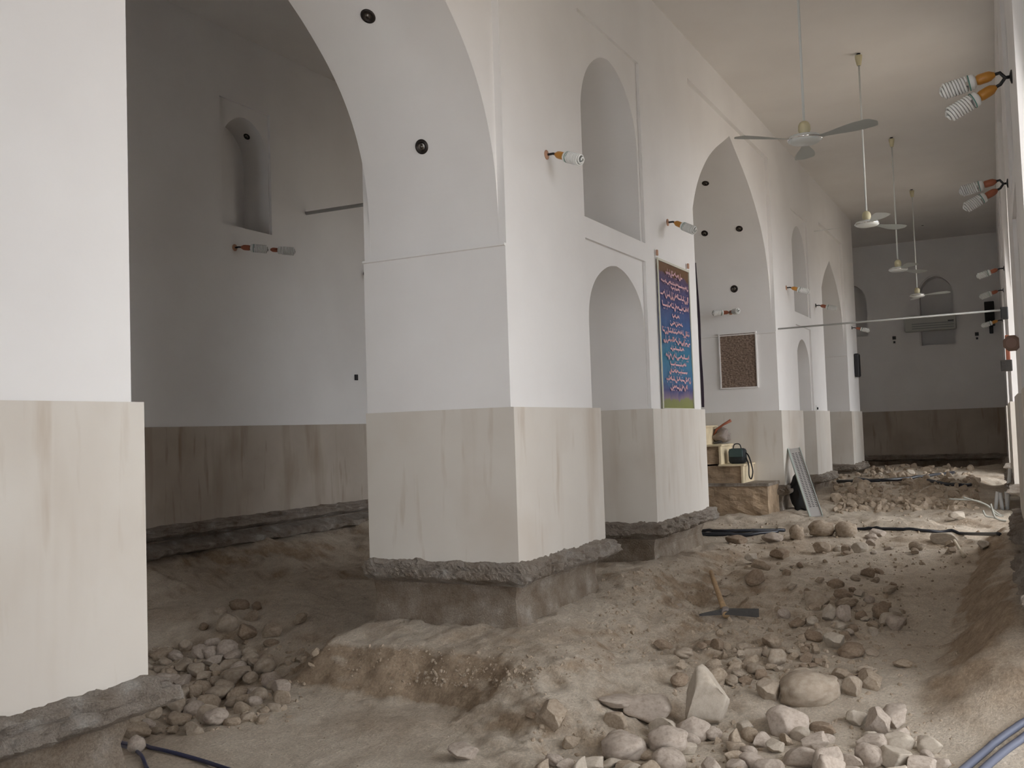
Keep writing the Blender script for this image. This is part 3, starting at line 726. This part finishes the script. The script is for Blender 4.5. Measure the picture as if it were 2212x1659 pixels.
# bag on the lowest step
def bag():
    root = empty('shoulder_bag', (17.30, 4.56, .43), 'small black shoulder bag with a dangling strap on the lowest pulpit step', 'bag')
    bm = bmesh.new(); box(bm, -.11, .11, -.15, .15, 0, .27, bev=.055); frombm('body', bm, M['bagm'], root, True)
    bm = bmesh.new(); box(bm, -.125, -.10, -.12, .12, .12, .265, bev=.01); frombm('flap', bm, simple('bag_flap_teal', (.05, .085, .085), .5), root)  # flap in a lighter dark teal than the body
    bm = bmesh.new(); tube(bm, catmull([(0, -.13, .2), (-.06, -.2, .15), (-.12, -.26, .02), (-.18, -.30, -.14), (-.19, -.27, -.26), (-.17, -.23, -.2), (-.13, -.22, -.02), (-.08, -.17, .10)], 6), .012, 8); frombm('strap', bm, M['black'], root, True)
    bm = bmesh.new(); tube(bm, catmull([(0, .08, .25), (0, .05, .34), (0, -.04, .34), (0, -.07, .25)], 5), .01, 8); frombm('handle', bm, M['black'], root, True)
bag()
def lump(bm, loc, s, seed=0, sub=3, amp=.25):
    r = bmesh.ops.create_icosphere(bm, subdivisions=sub, radius=1)
    for v in r['verts']:
        c = v.co.copy(); nn = fbm(np.array([c.x*1.7+seed]), np.array([c.y*1.7+c.z*2.3]), 4, .55)[0]
        v.co = Vector((loc[0]+c.x*s[0]*(1+amp*nn), loc[1]+c.y*s[1]*(1+amp*nn), loc[2]+c.z*s[2]*(1+amp*nn)))
bm = bmesh.new(); lump(bm, (17.6, 4.93, .93), (.14, .16, .12), 4, 3, .9); tag(frombm('cloth_bundle', bm, M['rag'], None, True), 'dusty crumpled cloth bundle on the second pulpit step', 'cloth')
bm = bmesh.new(); tube(bm, [(17.56, 5.06, .92), (17.54, 4.98, 1.05), (17.54, 4.86, 1.13), (17.54, 4.72, 1.20)], [.02, .022, .02, .03], 8)
tag(frombm('trowel', bm, M['redbrown'], None, True), 'reddish handled tool lying across the cloth bundle', 'tool')
bm = bmesh.new(); tube(bm, [(17.45, 5.03, .80), (17.55, 4.90, .83), (17.6, 4.82, .90)], [.018, .022, .02], 8)
tag(frombm('chisel', bm, M['iron'], None, True), 'short dark bar lying below the cloth bundle', 'tool')

# leaning perforated panel
def panel():
    B = Vector((16.95, 3.27, -.47)); T = Vector((18.12, 3.83, .64)); L_ = (T-B).length; z = (T-B).normalized()
    wv = Vector((.25, -1, 0)); wv = (wv-z*wv.dot(z)).normalized(); nv = wv.cross(z)
    root = empty('perforated_panel', B, 'long pale metal tray with rows of slots leaning against the pier', 'panel')
    Mx = Matrix(((wv.x, nv.x, z.x, 0), (wv.y, nv.y, z.y, 0), (wv.z, nv.z, z.z, 0), (0, 0, 0, 1)))
    w = .18
    bm = bmesh.new(); box(bm, 0, w, -.012, .012, 0, L_); bmesh.ops.transform(bm, matrix=Mx, verts=bm.verts); frombm('plate', bm, simple('pale_sheet_metal', (.45, .43, .41), .5, .2), root)
    bm = bmesh.new(); box(bm, -.03, .0, -.03, .03, 0, L_); box(bm, w, w+.012, -.03, .03, 0, L_); bmesh.ops.transform(bm, matrix=Mx, verts=bm.verts); frombm('side_rail', bm, simple('pale_green_rail', (.50, .56, .52), .4, .3), root)
    bm = bmesh.new()
    for k in range(34):
        zz = .22+k*(L_-.32)/34
        for c in (.02, .075, .13): 
            for s in (-.0135, .0125): box(bm, c, c+.036, s, s+.001, zz, zz+.013)
    bmesh.ops.transform(bm, matrix=Mx, verts=bm.verts); tag(frombm('slots', bm, M['black'], root), kind='stuff')
panel()
bm = bmesh.new(); lump(bm, (18.05, 3.62, -.15), (.22, .20, .38), 9, 3, .35); tag(frombm('dark_fill', bm, M['dark_fill'], None, True), 'black lump standing in for the shaded gap behind the leaning tray', 'dark_fill')  # dark lump put in for the shadowed hole behind the tray

# ------------------------------------------------------------------ back wall things
def aircon():
    root = empty('air_conditioner', (31.89, 2.4, 3.72), 'long white wall air conditioner under the back wall niche', 'air conditioner')
    bm = bmesh.new(); box(bm, -.14, .1, -.72, .72, 0, .48, bev=.04); frombm('body', bm, M['aircon'], root)
    for k in range(3):
        bm = bmesh.new(); box(bm, -.155, -.13, -.66, .5, .07+.07*k, .095+.07*k); frombm('louvre', bm, simple('louvre_grey', (.25, .26, .25), .5), root)
    bm = bmesh.new(); box(bm, -.15, -.135, -.66, -.5, .25, .28); frombm('display', bm, M['black'], root)
aircon()
def boxthing(name, c, s, mat, label, cat, bev=.01, extra=None):
    root = empty(name, c, label, cat); bm = bmesh.new(); box(bm, -s[0]/2, s[0]/2, -s[1]/2, s[1]/2, -s[2]/2, s[2]/2, bev=bev); frombm('casing', bm, mat, root)
    if extra:
        for nm, c2, s2, m2 in extra:
            bm = bmesh.new(); box(bm, c2[0]-s2[0]/2, c2[0]+s2[0]/2, c2[1]-s2[1]/2, c2[1]+s2[1]/2, c2[2]-s2[2]/2, c2[2]+s2[2]/2, bev=min(s2)*.2); frombm(nm, bm, m2, root)
    return root
boxthing('loudspeaker', (31.88, .78, 4.1), (.2, .26, .72), M['black'], 'tall black loudspeaker on the back wall near the right arcade', 'speaker', .02, [('bracket', (0.02, -.02, -.47), (.08, .1, .22), M['black']), ('grille', (-.105, 0, .05), (.01, .22, .58), M['dark_fill'])])
boxthing('loudspeaker', (26.9, 3.83, 2.55), (.22, .12, .62), M['black'], 'slim black loudspeaker on the last left pier', 'speaker', .03, [('grille', (0, -.062, 0), (.18, .008, .56), M['dark_fill'])])
boxthing('wall_socket', (21.3, 3.893, 1.40), (.13, .02, .13), M['socket'], 'small white socket on the white wall left of the far arch', 'socket', .004, [('plug', (0, -.02, 0), (.05, .03, .05), M['black'])])
boxthing('wall_socket', (31.98, 3.44, 3.59), (.03, .1, .1), M['black'], 'small dark socket left of the air conditioner', 'socket', .004, [('outlet', (-.02, 0, -.13), (.02, .06, .06), M['black'])])
boxthing('wall_socket', (31.98, 1.15, 3.54), (.03, .1, .1), M['black'], 'small dark socket right of the air conditioner', 'socket', .004, [('outlet', (-.02, 0, -.13), (.02, .06, .06), M['black'])])
boxthing('wall_socket', (13.99, 10.385, 2.17), (.07, .03, .1), M['black'], 'tiny black outlet low on the left aisle wall', 'socket', .004, [('plate', (.045, .005, .03), (.03, .01, .06), M['socket'])])
boxthing('junction_box', (17.7, w2y(17.7)+.05, 2.78), (.10, .11, .20), M['black'], 'small black box under the right end of the tie rod', 'box', .01, [('cover', (-.055, 0, 0), (.01, .08, .16), M['dark_fill'])])
# octagonal plaque
root = empty('octagonal_clock', (11.05, w2y(11.05)+.01, 1.86), 'brown octagonal clock seen edge-on by the right arcade', 'clock')
root.location = (11.05, w2y(11.05)+.065, 1.86)
bm = bmesh.new(); lathe(bm, [(0, -.02), (.085, -.02), (.085, .015), (.07, .02), (0, .02)], 8, aim((-1, .25, 0)) @ Matrix.Rotation(PI/8, 4, 'Z')); bmesh.ops.recalc_face_normals(bm, faces=bm.faces); frombm('case', bm, simple('brown_veneer', (.22, .13, .09), .5), root)
bm = bmesh.new(); lathe(bm, [(0, .024), (.05, .024), (.05, .018)], 20, aim((-1, .25, 0))); frombm('dial', bm, simple('faded_dial', (.28, .17, .13), .5), root)
boxthing('meter_box', (13.6+.0, w2y(13.6)+.10, 1.75), (.10, .13, .14), M['iron'], 'grey metal box jutting from the right arcade', 'box', .01, [('bracket', (.3, -.02, .2), (.06, .05, .4), M['redbrown'])])

# ------------------------------------------------------------------ cables
def sm(pts, n=8): return catmull(pts, n)
def ground_cable(name, pxs, r, mat, label, cat='cable', lift=None, group=None):
    P = []
    for i, p in enumerate(pxs):
        g = at(p[0], p[1]); P.append(Vector((g.x, g.y, g.z+(p[2] if len(p) > 2 else 0)+r)))
    Q = sm(P, 10)
    Q = [Vector((q.x, q.y, max(q.z, gzs(q.x, q.y)+r*.7))) for q in Q]
    bm = bmesh.new(); tube(bm, Q, r, 8); return tag(frombm(name, bm, mat, None, True), label, cat, group)
ground_cable('power_cable', [(1500, 1150), (1560, 1151), (1620, 1150), (1695, 1149)], .026, M['cable'], 'upper black cable at the foot of the earth below the pulpit')
ground_cable('power_cable', [(1500, 1158), (1560, 1158), (1620, 1159), (1680, 1152)], .028, M['cable'], 'lower black cable behind the slab shaped stones')
ground_cable('power_cable', [(1850, 1146), (1930, 1146), (2000, 1150), (2080, 1156), (2160, 1158)], .022, M['cable'], 'black cable running right from the round boulders')
ground_cable('power_cable', [(1810, 1043), (1880, 1042), (1960, 1037), (2060, 1024)], .035, M['cable'], 'thin black cable lying over the far rubble')
ground_cable('power_cable', [(2005, 1041), (2040, 1049), (2080, 1052), (2112, 1051)], .035, M['cable'], 'short black cable to the right on the far rubble')
ground_cable('power_cable', [(262, 1608), (330, 1620), (410, 1640), (520, 1675)], .014, M['bluecable'], 'dark blue cable emerging beside the near left pier')
ground_cable('power_cable', [(262, 1614), (300, 1630), (316, 1660), (330, 1690)], .012, M['bluecable'], 'short dark blue branch under the blue cable by the near left pier')
ground_cable('conduit', [(2060, 1690), (2130, 1630), (2180, 1590), (2260, 1540)], .024, M['conduit'], 'upper of two blue grey conduits in the bottom right corner', 'conduit')
ground_cable('conduit', [(2105, 1690), (2150, 1648), (2200, 1610), (2270, 1570)], .024, M['conduit'], 'lower of two blue grey conduits in the bottom right corner', 'conduit')
def free_tube(name, P, r, mat, label, cat):
    bm = bmesh.new(); tube(bm, sm(P, 8), r, 8); return tag(frombm(name, bm, mat, None, True), label, cat)
def on_x(px, py, X):
    r = ray(px, py); t = X/r.x; return CAM+r*t
wires = [[(2050, 1078), (2110, 1082), (2140, 1098), (2160, 1120), (2170, 1140)], [(2080, 1074), (2130, 1090), (2150, 1110), (2165, 1148)],
         [(2123, 1102), (2130, 1118), (2145, 1130), (2155, 1145)], [(2140, 1088), (2148, 1115), (2160, 1130), (2175, 1148)]]
for k, wpx in enumerate(wires):
    P = [on_x(x, y, 17.5-.3*k) for x, y in wpx]
    P = [Vector((p.x, p.y, max(p.z, gzs(p.x, p.y)+.02))) for p in P]
    free_tube('electric_wire', P, .014, M['wire'], ['topmost grey wire looping down to the right pier', 'grey wire just under the topmost wire', 'lowest grey wire curling on the earth by the right pier', 'grey wire nearest the right pier'][k], 'wire')
for k, (x0, y0, x1, y1) in enumerate(((2150, 1100, 2155, 1062), (2165, 1098, 2160, 1064), (2176, 1090, 2174, 1062), (2172, 1052, 2182, 1012))):
    a, b_ = on_x(x0, y0, 18.3), on_x(x1, y1, 18.3)
    a.z = min(a.z, gzs(a.x, a.y)-.02)
    bm = bmesh.new(); tube(bm, [a, b_], .03, 10)
    tag(frombm('pipe_stub', bm, M['pvc'], None, True), ['leftmost pale pipe stub standing by the right pier', 'middle pale pipe stub by the right pier', 'short pale pipe stub closest to the right pier', 'higher white pipe stub by the right pier'][k], 'pipe')
p = at(2062, 1178); q = at(2082, 1206)
bm = bmesh.new(); tube(bm, [p+Vector((0, 0, .06)), (p+q)/2+Vector((0, 0, .045)), q+Vector((0, 0, .03))], [.022, .017, .024], 8)
tag(frombm('stick', bm, M['bone'], None, True), 'short pale stick lying against the flat white stone', 'stick')

# ------------------------------------------------------------------ pickaxe
def pickaxe():
    H0 = at(1568, 1337)+Vector((0, 0, .05)); root = empty('pickaxe', H0, 'pickaxe with a wooden handle lying on the dug earth', 'pickaxe')
    e = at(1537, 1268); end = Vector((e.x, e.y, e.z+.16)); d = end-H0
    bm = bmesh.new(); tube(bm, [-d*.03, d*.3, d*.7, d], [.036, .029, .026, .024], 10); frombm('handle', bm, M['wood'], root, True)
    a = at(1511, 1340)-H0; b_ = at(1640, 1336)-H0; a.z += .05; b_.z += .05
    side = (b_-a).normalized(); dn = side.cross(Vector((0, 0, 1))).normalized()
    bm = bmesh.new(); P = catmull([a, a*.5+Vector((0, 0, .012)), Vector((0, 0, .02)), b_*.5+Vector((0, 0, .012)), b_], 5); rows = []
    n = len(P)
    for i, p in enumerate(P):
        t = i/(n-1)*2-1
        hw = .008+.02*(1-abs(t)) if t < 0 else .024+.018*t; hh = (.010+.02*(1-abs(t))**.7) if t < 0 else (.028*(1-t)+.010)
        rows.append([bm.verts.new(p+dn*sx*hh+Vector((0, 0, sz*hw))) for sx, sz in ((1, 1), (-1, 1), (-1, -1), (1, -1))])
    for r1, r2 in zip(rows, rows[1:]):
        for k in range(4): bm.faces.new((r1[k], r1[(k+1) % 4], r2[(k+1) % 4], r2[k]))
    bm.faces.new(rows[0]); bm.faces.new(rows[-1][::-1]); bmesh.ops.recalc_face_normals(bm, faces=bm.faces)
    frombm('head', bm, M['iron'], root)
    bm = bmesh.new(); lathe(bm, [(.03, -.035), (.045, -.035), (.045, .035), (.03, .035)], 14, aim(d, Vector((0, 0, .015)))); frombm('collar', bm, simple('worn_iron_collar', (.25, .21, .19), .5, .3), root, True)
pickaxe()

# ------------------------------------------------------------------ stones
def rock_mesh(seed, kind):
    rnd = random.Random(seed); bm = bmesh.new(); bmesh.ops.create_icosphere(bm, subdivisions=4, radius=1)
    if kind == 'ang':
        planes = []
        for k in range(rnd.randint(9, 13)):
            n = Vector((rnd.gauss(0, 1), rnd.gauss(0, 1), rnd.gauss(0, 1))).normalized(); planes.append((n, rnd.uniform(.50, .80)))
        for v in bm.verts:
            for n, dd in planes:
                s = v.co.dot(n)
                if s > dd: v.co -= n*(s-dd)
    amp = .10 if kind == 'ang' else .28
    for v in bm.verts:
        c = v.co.copy(); nn = fbm(np.array([c.x*1.3+seed*3.1]), np.array([c.y*1.3+c.z*1.9+seed]), 5, .5)[0]
        v.co *= 1+amp*nn
    mx = [max(abs(v.co[i]) for v in bm.verts) for i in range(3)]
    for v in bm.verts: v.co = Vector((v.co[i]/mx[i] for i in range(3)))
    me = bpy.data.meshes.new('stone'); bm.to_mesh(me); bm.free()
    me.polygons.foreach_set('use_smooth', [True]*len(me.polygons)); return me
MATS = ['rkA', 'rkB', 'rkC', 'rkD', 'rkE']
RM = {}
for mk in MATS:
    for s in range(5):
        for kd in ('ang', 'ang2', 'rnd'):
            pass
_base = {('ang', s): rock_mesh(100+s, 'ang') for s in range(9)}; _base.update({('rnd', s): rock_mesh(200+s, 'rnd') for s in range(4)})
def rmesh(kd, s, mk):
    k = (kd, s % (9 if kd == 'ang' else 4), mk)
    if k not in RM:
        m = _base[k[:2]].copy(); m.materials.append(M[mk]); RM[k] = m
    return RM[k]
ROCKS = []
def stone(pos, size, seed, mk, label, group=None, kd='ang', rot=None, sink=.25):
    rnd = random.Random(seed*13+5)
    o = bpy.data.objects.new('stone', rmesh(kd, seed, mk)); C.objects.link(o)
    e = rot if rot is not None else (rnd.uniform(-.35, .35), rnd.uniform(-.35, .35), rnd.uniform(0, 6.28))
    o.rotation_euler = e; o.scale = size
    o.location = Vector(pos)+Vector((0, 0, size[2]*(1-2*sink)))
    ROCKS.append((pos[0], pos[1], max(size[0], size[1])))
    return tag(o, label, 'stone', group)
def px_stone(x, y, w, h, seed, mk, label, kd='ang', d=1.0, yaw=None, tilt=(0, 0), sink=.15):
    """x: centre, y: foot of the stone in the photograph, w,h its width and height there"""
    g = at(x, y-h*.12); dist = (g-CAM).dot(fw); s = dist/FPX
    sx = w*s/2; sz = h*s/2*1.08
    return stone(g+Vector((fw.x, fw.y, 0)).normalized()*sx*d*.6, (sx*d, sx, sz), seed, mk, label, None, kd, (tilt[0], tilt[1], YAW+(yaw or 0)), sink)
px_stone(1535, 1592, 122, 150, 1, 'rkD', 'large pale pointed boulder standing tallest in the foreground', d=.55, tilt=(-.25, -.15))
px_stone(1755, 1536, 140, 80, 2, 'rkE', 'big smooth oval boulder lying in the trench', 'rnd', d=.7)
px_stone(1668, 1525, 55, 55, 3, 'rkE', 'stone touching the left end of the oval boulder')
px_stone(1848, 1512, 45, 46, 4, 'rkE', 'stone touching the right end of the oval boulder')
px_stone(1192, 1582, 75, 58, 5, 'rkA', 'lone tan stone on the pale dust left of the heap')
px_stone(1148, 1558, 28, 22, 6, 'rkC', 'small brown chip touching the lone tan stone')
px_stone(1335, 1545, 125, 22, 7, 'rkB', 'flat pinkish slab resting on another stone', d=.6, sink=-.4)
px_stone(1335, 1585, 58, 45, 8, 'rkA', 'stone propping up the flat pinkish slab')
px_stone(1400, 1575, 110, 70, 0, 'rkB', 'dull grey block left of the pale pointed boulder')
px_stone(1002, 1652, 72, 40, 3, 'rkB', 'lone pinkish stone on the dust near the bottom edge')
px_stone(1780, 1163, 56, 38, 1, 'rkA', 'left of the two round boulders beside the black cable', 'rnd')
px_stone(1832, 1165, 50, 38, 2, 'rkA', 'right of the two round boulders beside the black cable', 'rnd')
px_stone(1724, 1170, 32, 36, 5, 'rkA', 'egg shaped upright stone left of the round boulders', 'rnd')
px_stone(1672, 1174, 48, 28, 6, 'rkB', 'slab shaped stone at the end of the black cables')
px_stone(1590, 1178, 60, 20, 7, 'rkC', 'long low stone below the black cables')
px_stone(2048, 1178, 58, 28, 8, 'rkD', 'flat white stone near the right end of the cable')
px_stone(1690, 1212, 44, 24, 4, 'rkC', 'brown broken brick on the nave floor')
px_stone(1628, 1217, 34, 20, 2, 'rkD', 'pale chip left of the broken brick')
px_stone(1797, 1346, 40, 38, 1, 'rkD', 'white stone at the head of the rubble stream')
px_stone(1830, 1350, 40, 40, 2, 'rkB', 'pinkish stone right of the white stone in the stream')
px_stone(1810, 1408, 48, 40, 3, 'rkD', 'pale grey stone in the middle of the rubble stream')
px_stone(1860, 1292, 24, 16, 4, 'rkD', 'small bright chip above the rubble stream')
px_stone(1885, 1496, 62, 40, 5, 'rkA', 'stone right of and above the oval boulder')
px_stone(1955, 1446, 42, 24, 6, 'rkA', 'stone alone on the dust right of the stream')
px_stone(1680, 1572, 60, 32, 7, 'rkA', 'tan stone below the oval boulder')
px_stone(1785, 1590, 60, 24, 8, 'rkC', 'dark flat stone behind the foreground heap')
px_stone(1560, 1290, 40, 16, 0, 'rkE', 'small stone just right of the pickaxe handle')
px_stone(2076, 1126, 42, 20, 2, 'rkD', 'flat pale stone on the far dust before the wires')
px_stone(487, 1372, 50, 44, 3, 'rkE', 'grey stone standing at the top of the left pit', 'rnd')
px_stone(602, 1506, 48, 32, 4, 'rkB', 'pale stone at the right rim of the left pit')
px_stone(1350, 1655, 105, 62, 3, 'rkB', 'large rounded stone at the left end of the foreground heap', 'rnd')
px_stone(1502, 1610, 80, 66, 6, 'rkB', 'pinkish stone directly below the pale pointed boulder')
px_stone(1450, 1640, 90, 62, 4, 'rkB', 'knobbly stone left of the heap centre', 'rnd')
px_stone(1905, 1600, 60, 62, 5, 'rkB', 'grey pointed stone at the upper right of the heap')
px_stone(290, 1632, 40, 40, 7, 'rkB', 'round stone beside the blue cable at the near pier', 'rnd')
px_stone(780, 1208, 44, 34, 2, 'rkD', 'white lump of mortar at the left corner of the central pier', 'rnd') if False else None
KEY = len(ROCKS)
def inpoly(x, y, P):
    c = False; j = len(P)-1
    for i in range(len(P)):
        if (P[i][1] > y) != (P[j][1] > y) and x < (P[j][0]-P[i][0])*(y-P[i][1])/(P[j][1]-P[i][1])+P[i][0]: c = not c
        j = i
    return c
def field(poly, count, smin, smax, label, group, mats, seed, packing=.8, rndp=.2):
    rnd = random.Random(seed); xs_ = [p[0] for p in poly]; ys_ = [p[1] for p in poly]; n = 0; tries = 0
    while n < count and tries < count*14:
        tries += 1
        x = rnd.uniform(min(xs_), max(xs_)); y = rnd.uniform(min(ys_), max(ys_))
        if not inpoly(x, y, poly): continue
        g = at(x, y)
        if g is None: continue
        w = smin+(smax-smin)*rnd.random()**1.8
        r = w*(g-CAM).dot(fw)/FPX/2
        if any((g.x-a)**2+(g.y-b)**2 < ((r+c)*packing)**2 for a, b, c in ROCKS): continue
        if w1foot(g.x, g.y, r): continue
        e = rnd.uniform(.6, .95); zz = rnd.uniform(.45, .8)
        stone(g, (r, r*e, r*zz), rnd.randint(0, 1000), rnd.choice(mats), label, group, 'rnd' if rnd.random() < rndp else 'ang', sink=rnd.uniform(.15, .35)); n += 1
    return n
def w1foot(x, y, r):
    for a, b in ((-3, 3.41), (7.45, 9.3), (10.98, 13.0), (17.80, 19.65), (21, 22.6), (25.8, 27.5)):
        if a-r-.1 < x < b+r+.1 and 3.8-r < y < 5.5+r: return True
    if 16.8-r < x < 18 and y > 3.9-r: return True
    return y < w2y(x)+r+.1 or y > 10.3-r or x > 31.8
cnt = []
cnt.append(field([(1130, 1700), (1190, 1620), (1260, 1600), (1420, 1590), (1600, 1580), (1800, 1565), (1940, 1560), (2030, 1640), (2040, 1700)], 62, 44, 98, 'pinkish grey rubble stone in the heap along the bottom edge', 'stones of the foreground heap', ['rkB', 'rkB', 'rkA', 'rkD'], 1, .62))
cnt.append(field([(1420, 1400), (1480, 1380), (1560, 1400), (1700, 1370), (1900, 1370), (1900, 1470), (1640, 1480), (1480, 1500), (1430, 1450)], 46, 26, 66, 'brown rubble stone in the lower part of the trench stream', 'stones of the lower trench stream', ['rkA', 'rkC', 'rkA', 'rkE', 'rkC'], 2, .66))
cnt.append(field([(1690, 1300), (1780, 1290), (1940, 1300), (1960, 1370), (1800, 1390), (1690, 1370)], 26, 26, 60, 'rubble stone around the white stone in the upper stream', 'stones of the upper trench stream', ['rkA', 'rkB', 'rkC', 'rkE', 'rkD'], 3, .62))
cnt.append(field([(1600, 1225), (1900, 1225), (1990, 1250), (1960, 1290), (1800, 1290), (1620, 1262)], 16, 22, 52, 'brown stone half buried on the slope above the stream', 'half buried stones above the stream', ['rkA', 'rkC', 'rkE'], 4, .8))
cnt.append(field([(1850, 1155), (1900, 1152), (2120, 1165), (2150, 1185), (1980, 1200), (1740, 1200), (1700, 1180)], 18, 20, 42, 'pale stone in the row along the black cable', 'stones along the black cable', ['rkB', 'rkD', 'rkA'], 5, .75))
cnt.append(field([(310, 1400), (470, 1400), (620, 1440), (640, 1500), (580, 1560), (400, 1590), (290, 1590), (290, 1450)], 76, 34, 70, 'rounded grey brown stone packed in the left pit', 'stones packed in the left pit', ['rkE', 'rkB', 'rkE', 'rkA'], 6, .60, .5))
cnt.append(field([(430, 1330), (560, 1290), (700, 1330), (690, 1450), (560, 1440), (430, 1400)], 10, 32, 62, 'dark stone in the shaded back of the left pit', 'stones at the back of the left pit', ['rkA', 'rkE', 'rkC'], 7, .8, .5))
cnt.append(field([(1820, 1015), (1960, 1010), (2080, 1030), (2110, 1060), (2050, 1085), (1880, 1090), (1810, 1070)], 12, 16, 30, 'small stone in the far rubble before the back wall', 'stones of the far rubble', ['rkA', 'rkC', 'rkE', 'rkD'], 8, .7))
cnt.append(field([(1350, 1200), (1520, 1200), (1560, 1260), (1480, 1380), (1420, 1380)], 2, 16, 34, 'small stone on the bank at the foot of the banner pier', 'stones on the bank', ['rkE', 'rkA', 'rkB'], 9, 1.0))
print('stones', KEY, cnt)
# crumbs of earth and gravel nobody could count
bm = bmesh.new(); rnd = random.Random(5); V = []; Fc = []
CR = []
for q_ in range(10):
    ico = bmesh.new(); bmesh.ops.create_icosphere(ico, subdivisions=2, radius=1)
    for _ in range(8):
        n_ = Vector((rnd.gauss(0, 1), rnd.gauss(0, 1), rnd.gauss(0, 1))).normalized(); dd = rnd.uniform(.45, .8)
        for v in ico.verts:
            e_ = v.co.dot(n_)
            if e_ > dd: v.co -= n_*(e_-dd)
    ico.verts.index_update(); CR.append(([v.co.copy() for v in ico.verts], [[v.index for v in f.verts] for f in ico.faces])); ico.free()
def crumbs(poly, n, smin, smax):
    xs_ = [p[0] for p in poly]; ys_ = [p[1] for p in poly]
    for _ in range(n):
        x = rnd.uniform(min(xs_), max(xs_)); y = rnd.uniform(min(ys_), max(ys_))
        if not inpoly(x, y, poly): continue
        g = at(x, y)
        if g is None or w1foot(g.x, g.y, 0): continue
        s = rnd.uniform(smin, smax)*(.4+.6*rnd.random()**2); n0 = len(V)
        R = Euler((rnd.random()*6, rnd.random()*6, rnd.random()*6)).to_matrix()
        sc = Vector((s*rnd.uniform(.6, 1.2), s*rnd.uniform(.6, 1.2), s*rnd.uniform(.5, .9)))
        iv, ifc = rnd.choice(CR)
        for c in iv: V.append(g+R @ Vector((c.x*sc.x, c.y*sc.y, c.z*sc.z)))
        for f in ifc: Fc.append([n0+i for i in f])
crumbs([(900, 1450), (1180, 1440), (1150, 1490), (900, 1480)], 260, .010, .034)
crumbs([(300, 1600), (700, 1480), (1200, 1480), (1500, 1659), (400, 1659)], 160, .005, .014)
crumbs([(1300, 1250), (1500, 1200), (1560, 1350), (1430, 1420), (1300, 1400)], 420, .012, .035)
crumbs([(1450, 1230), (2050, 1200), (2100, 1400), (1900, 1520), (1450, 1500)], 700, .012, .035)
crumbs([(1540, 1130), (2120, 1100), (2140, 1230), (1540, 1230)], 380, .015, .045)
crumbs([(1800, 1000), (2100, 1000), (2120, 1100), (1800, 1110)], 760, .05, .18)
crumbs([(1150, 1560), (2050, 1540), (2060, 1659), (1150, 1659)], 350, .012, .04)
crumbs([(290, 1400), (700, 1380), (640, 1560), (290, 1600)], 420, .02, .075)
crumbs([(1440, 1380), (1700, 1290), (1960, 1290), (1900, 1470), (1480, 1500)], 420, .02, .07)
crumbs([(700, 1390), (1150, 1400), (1200, 1480), (760, 1490)], 420, .007, .026)
crumbs([(1130, 1340), (1320, 1300), (1450, 1420), (1200, 1470)], 420, .007, .026)
me = bpy.data.meshes.new('gravel'); me.from_pydata(V, [], Fc); me.update()
tag(link('gravel', me, M['rkA']), 'crumbs of earth and gravel strewn over the dug floor', 'gravel', kind='stuff')
bm = bmesh.new(); box(bm, -60, 90, -120, -11.9, -1.2, -.85)  # unseen ground, added to bounce light up into the hall
tag(frombm('ground', bm, M['rkD']), 'unseen pale ground added beyond the right arcade to bounce light', kind='structure')
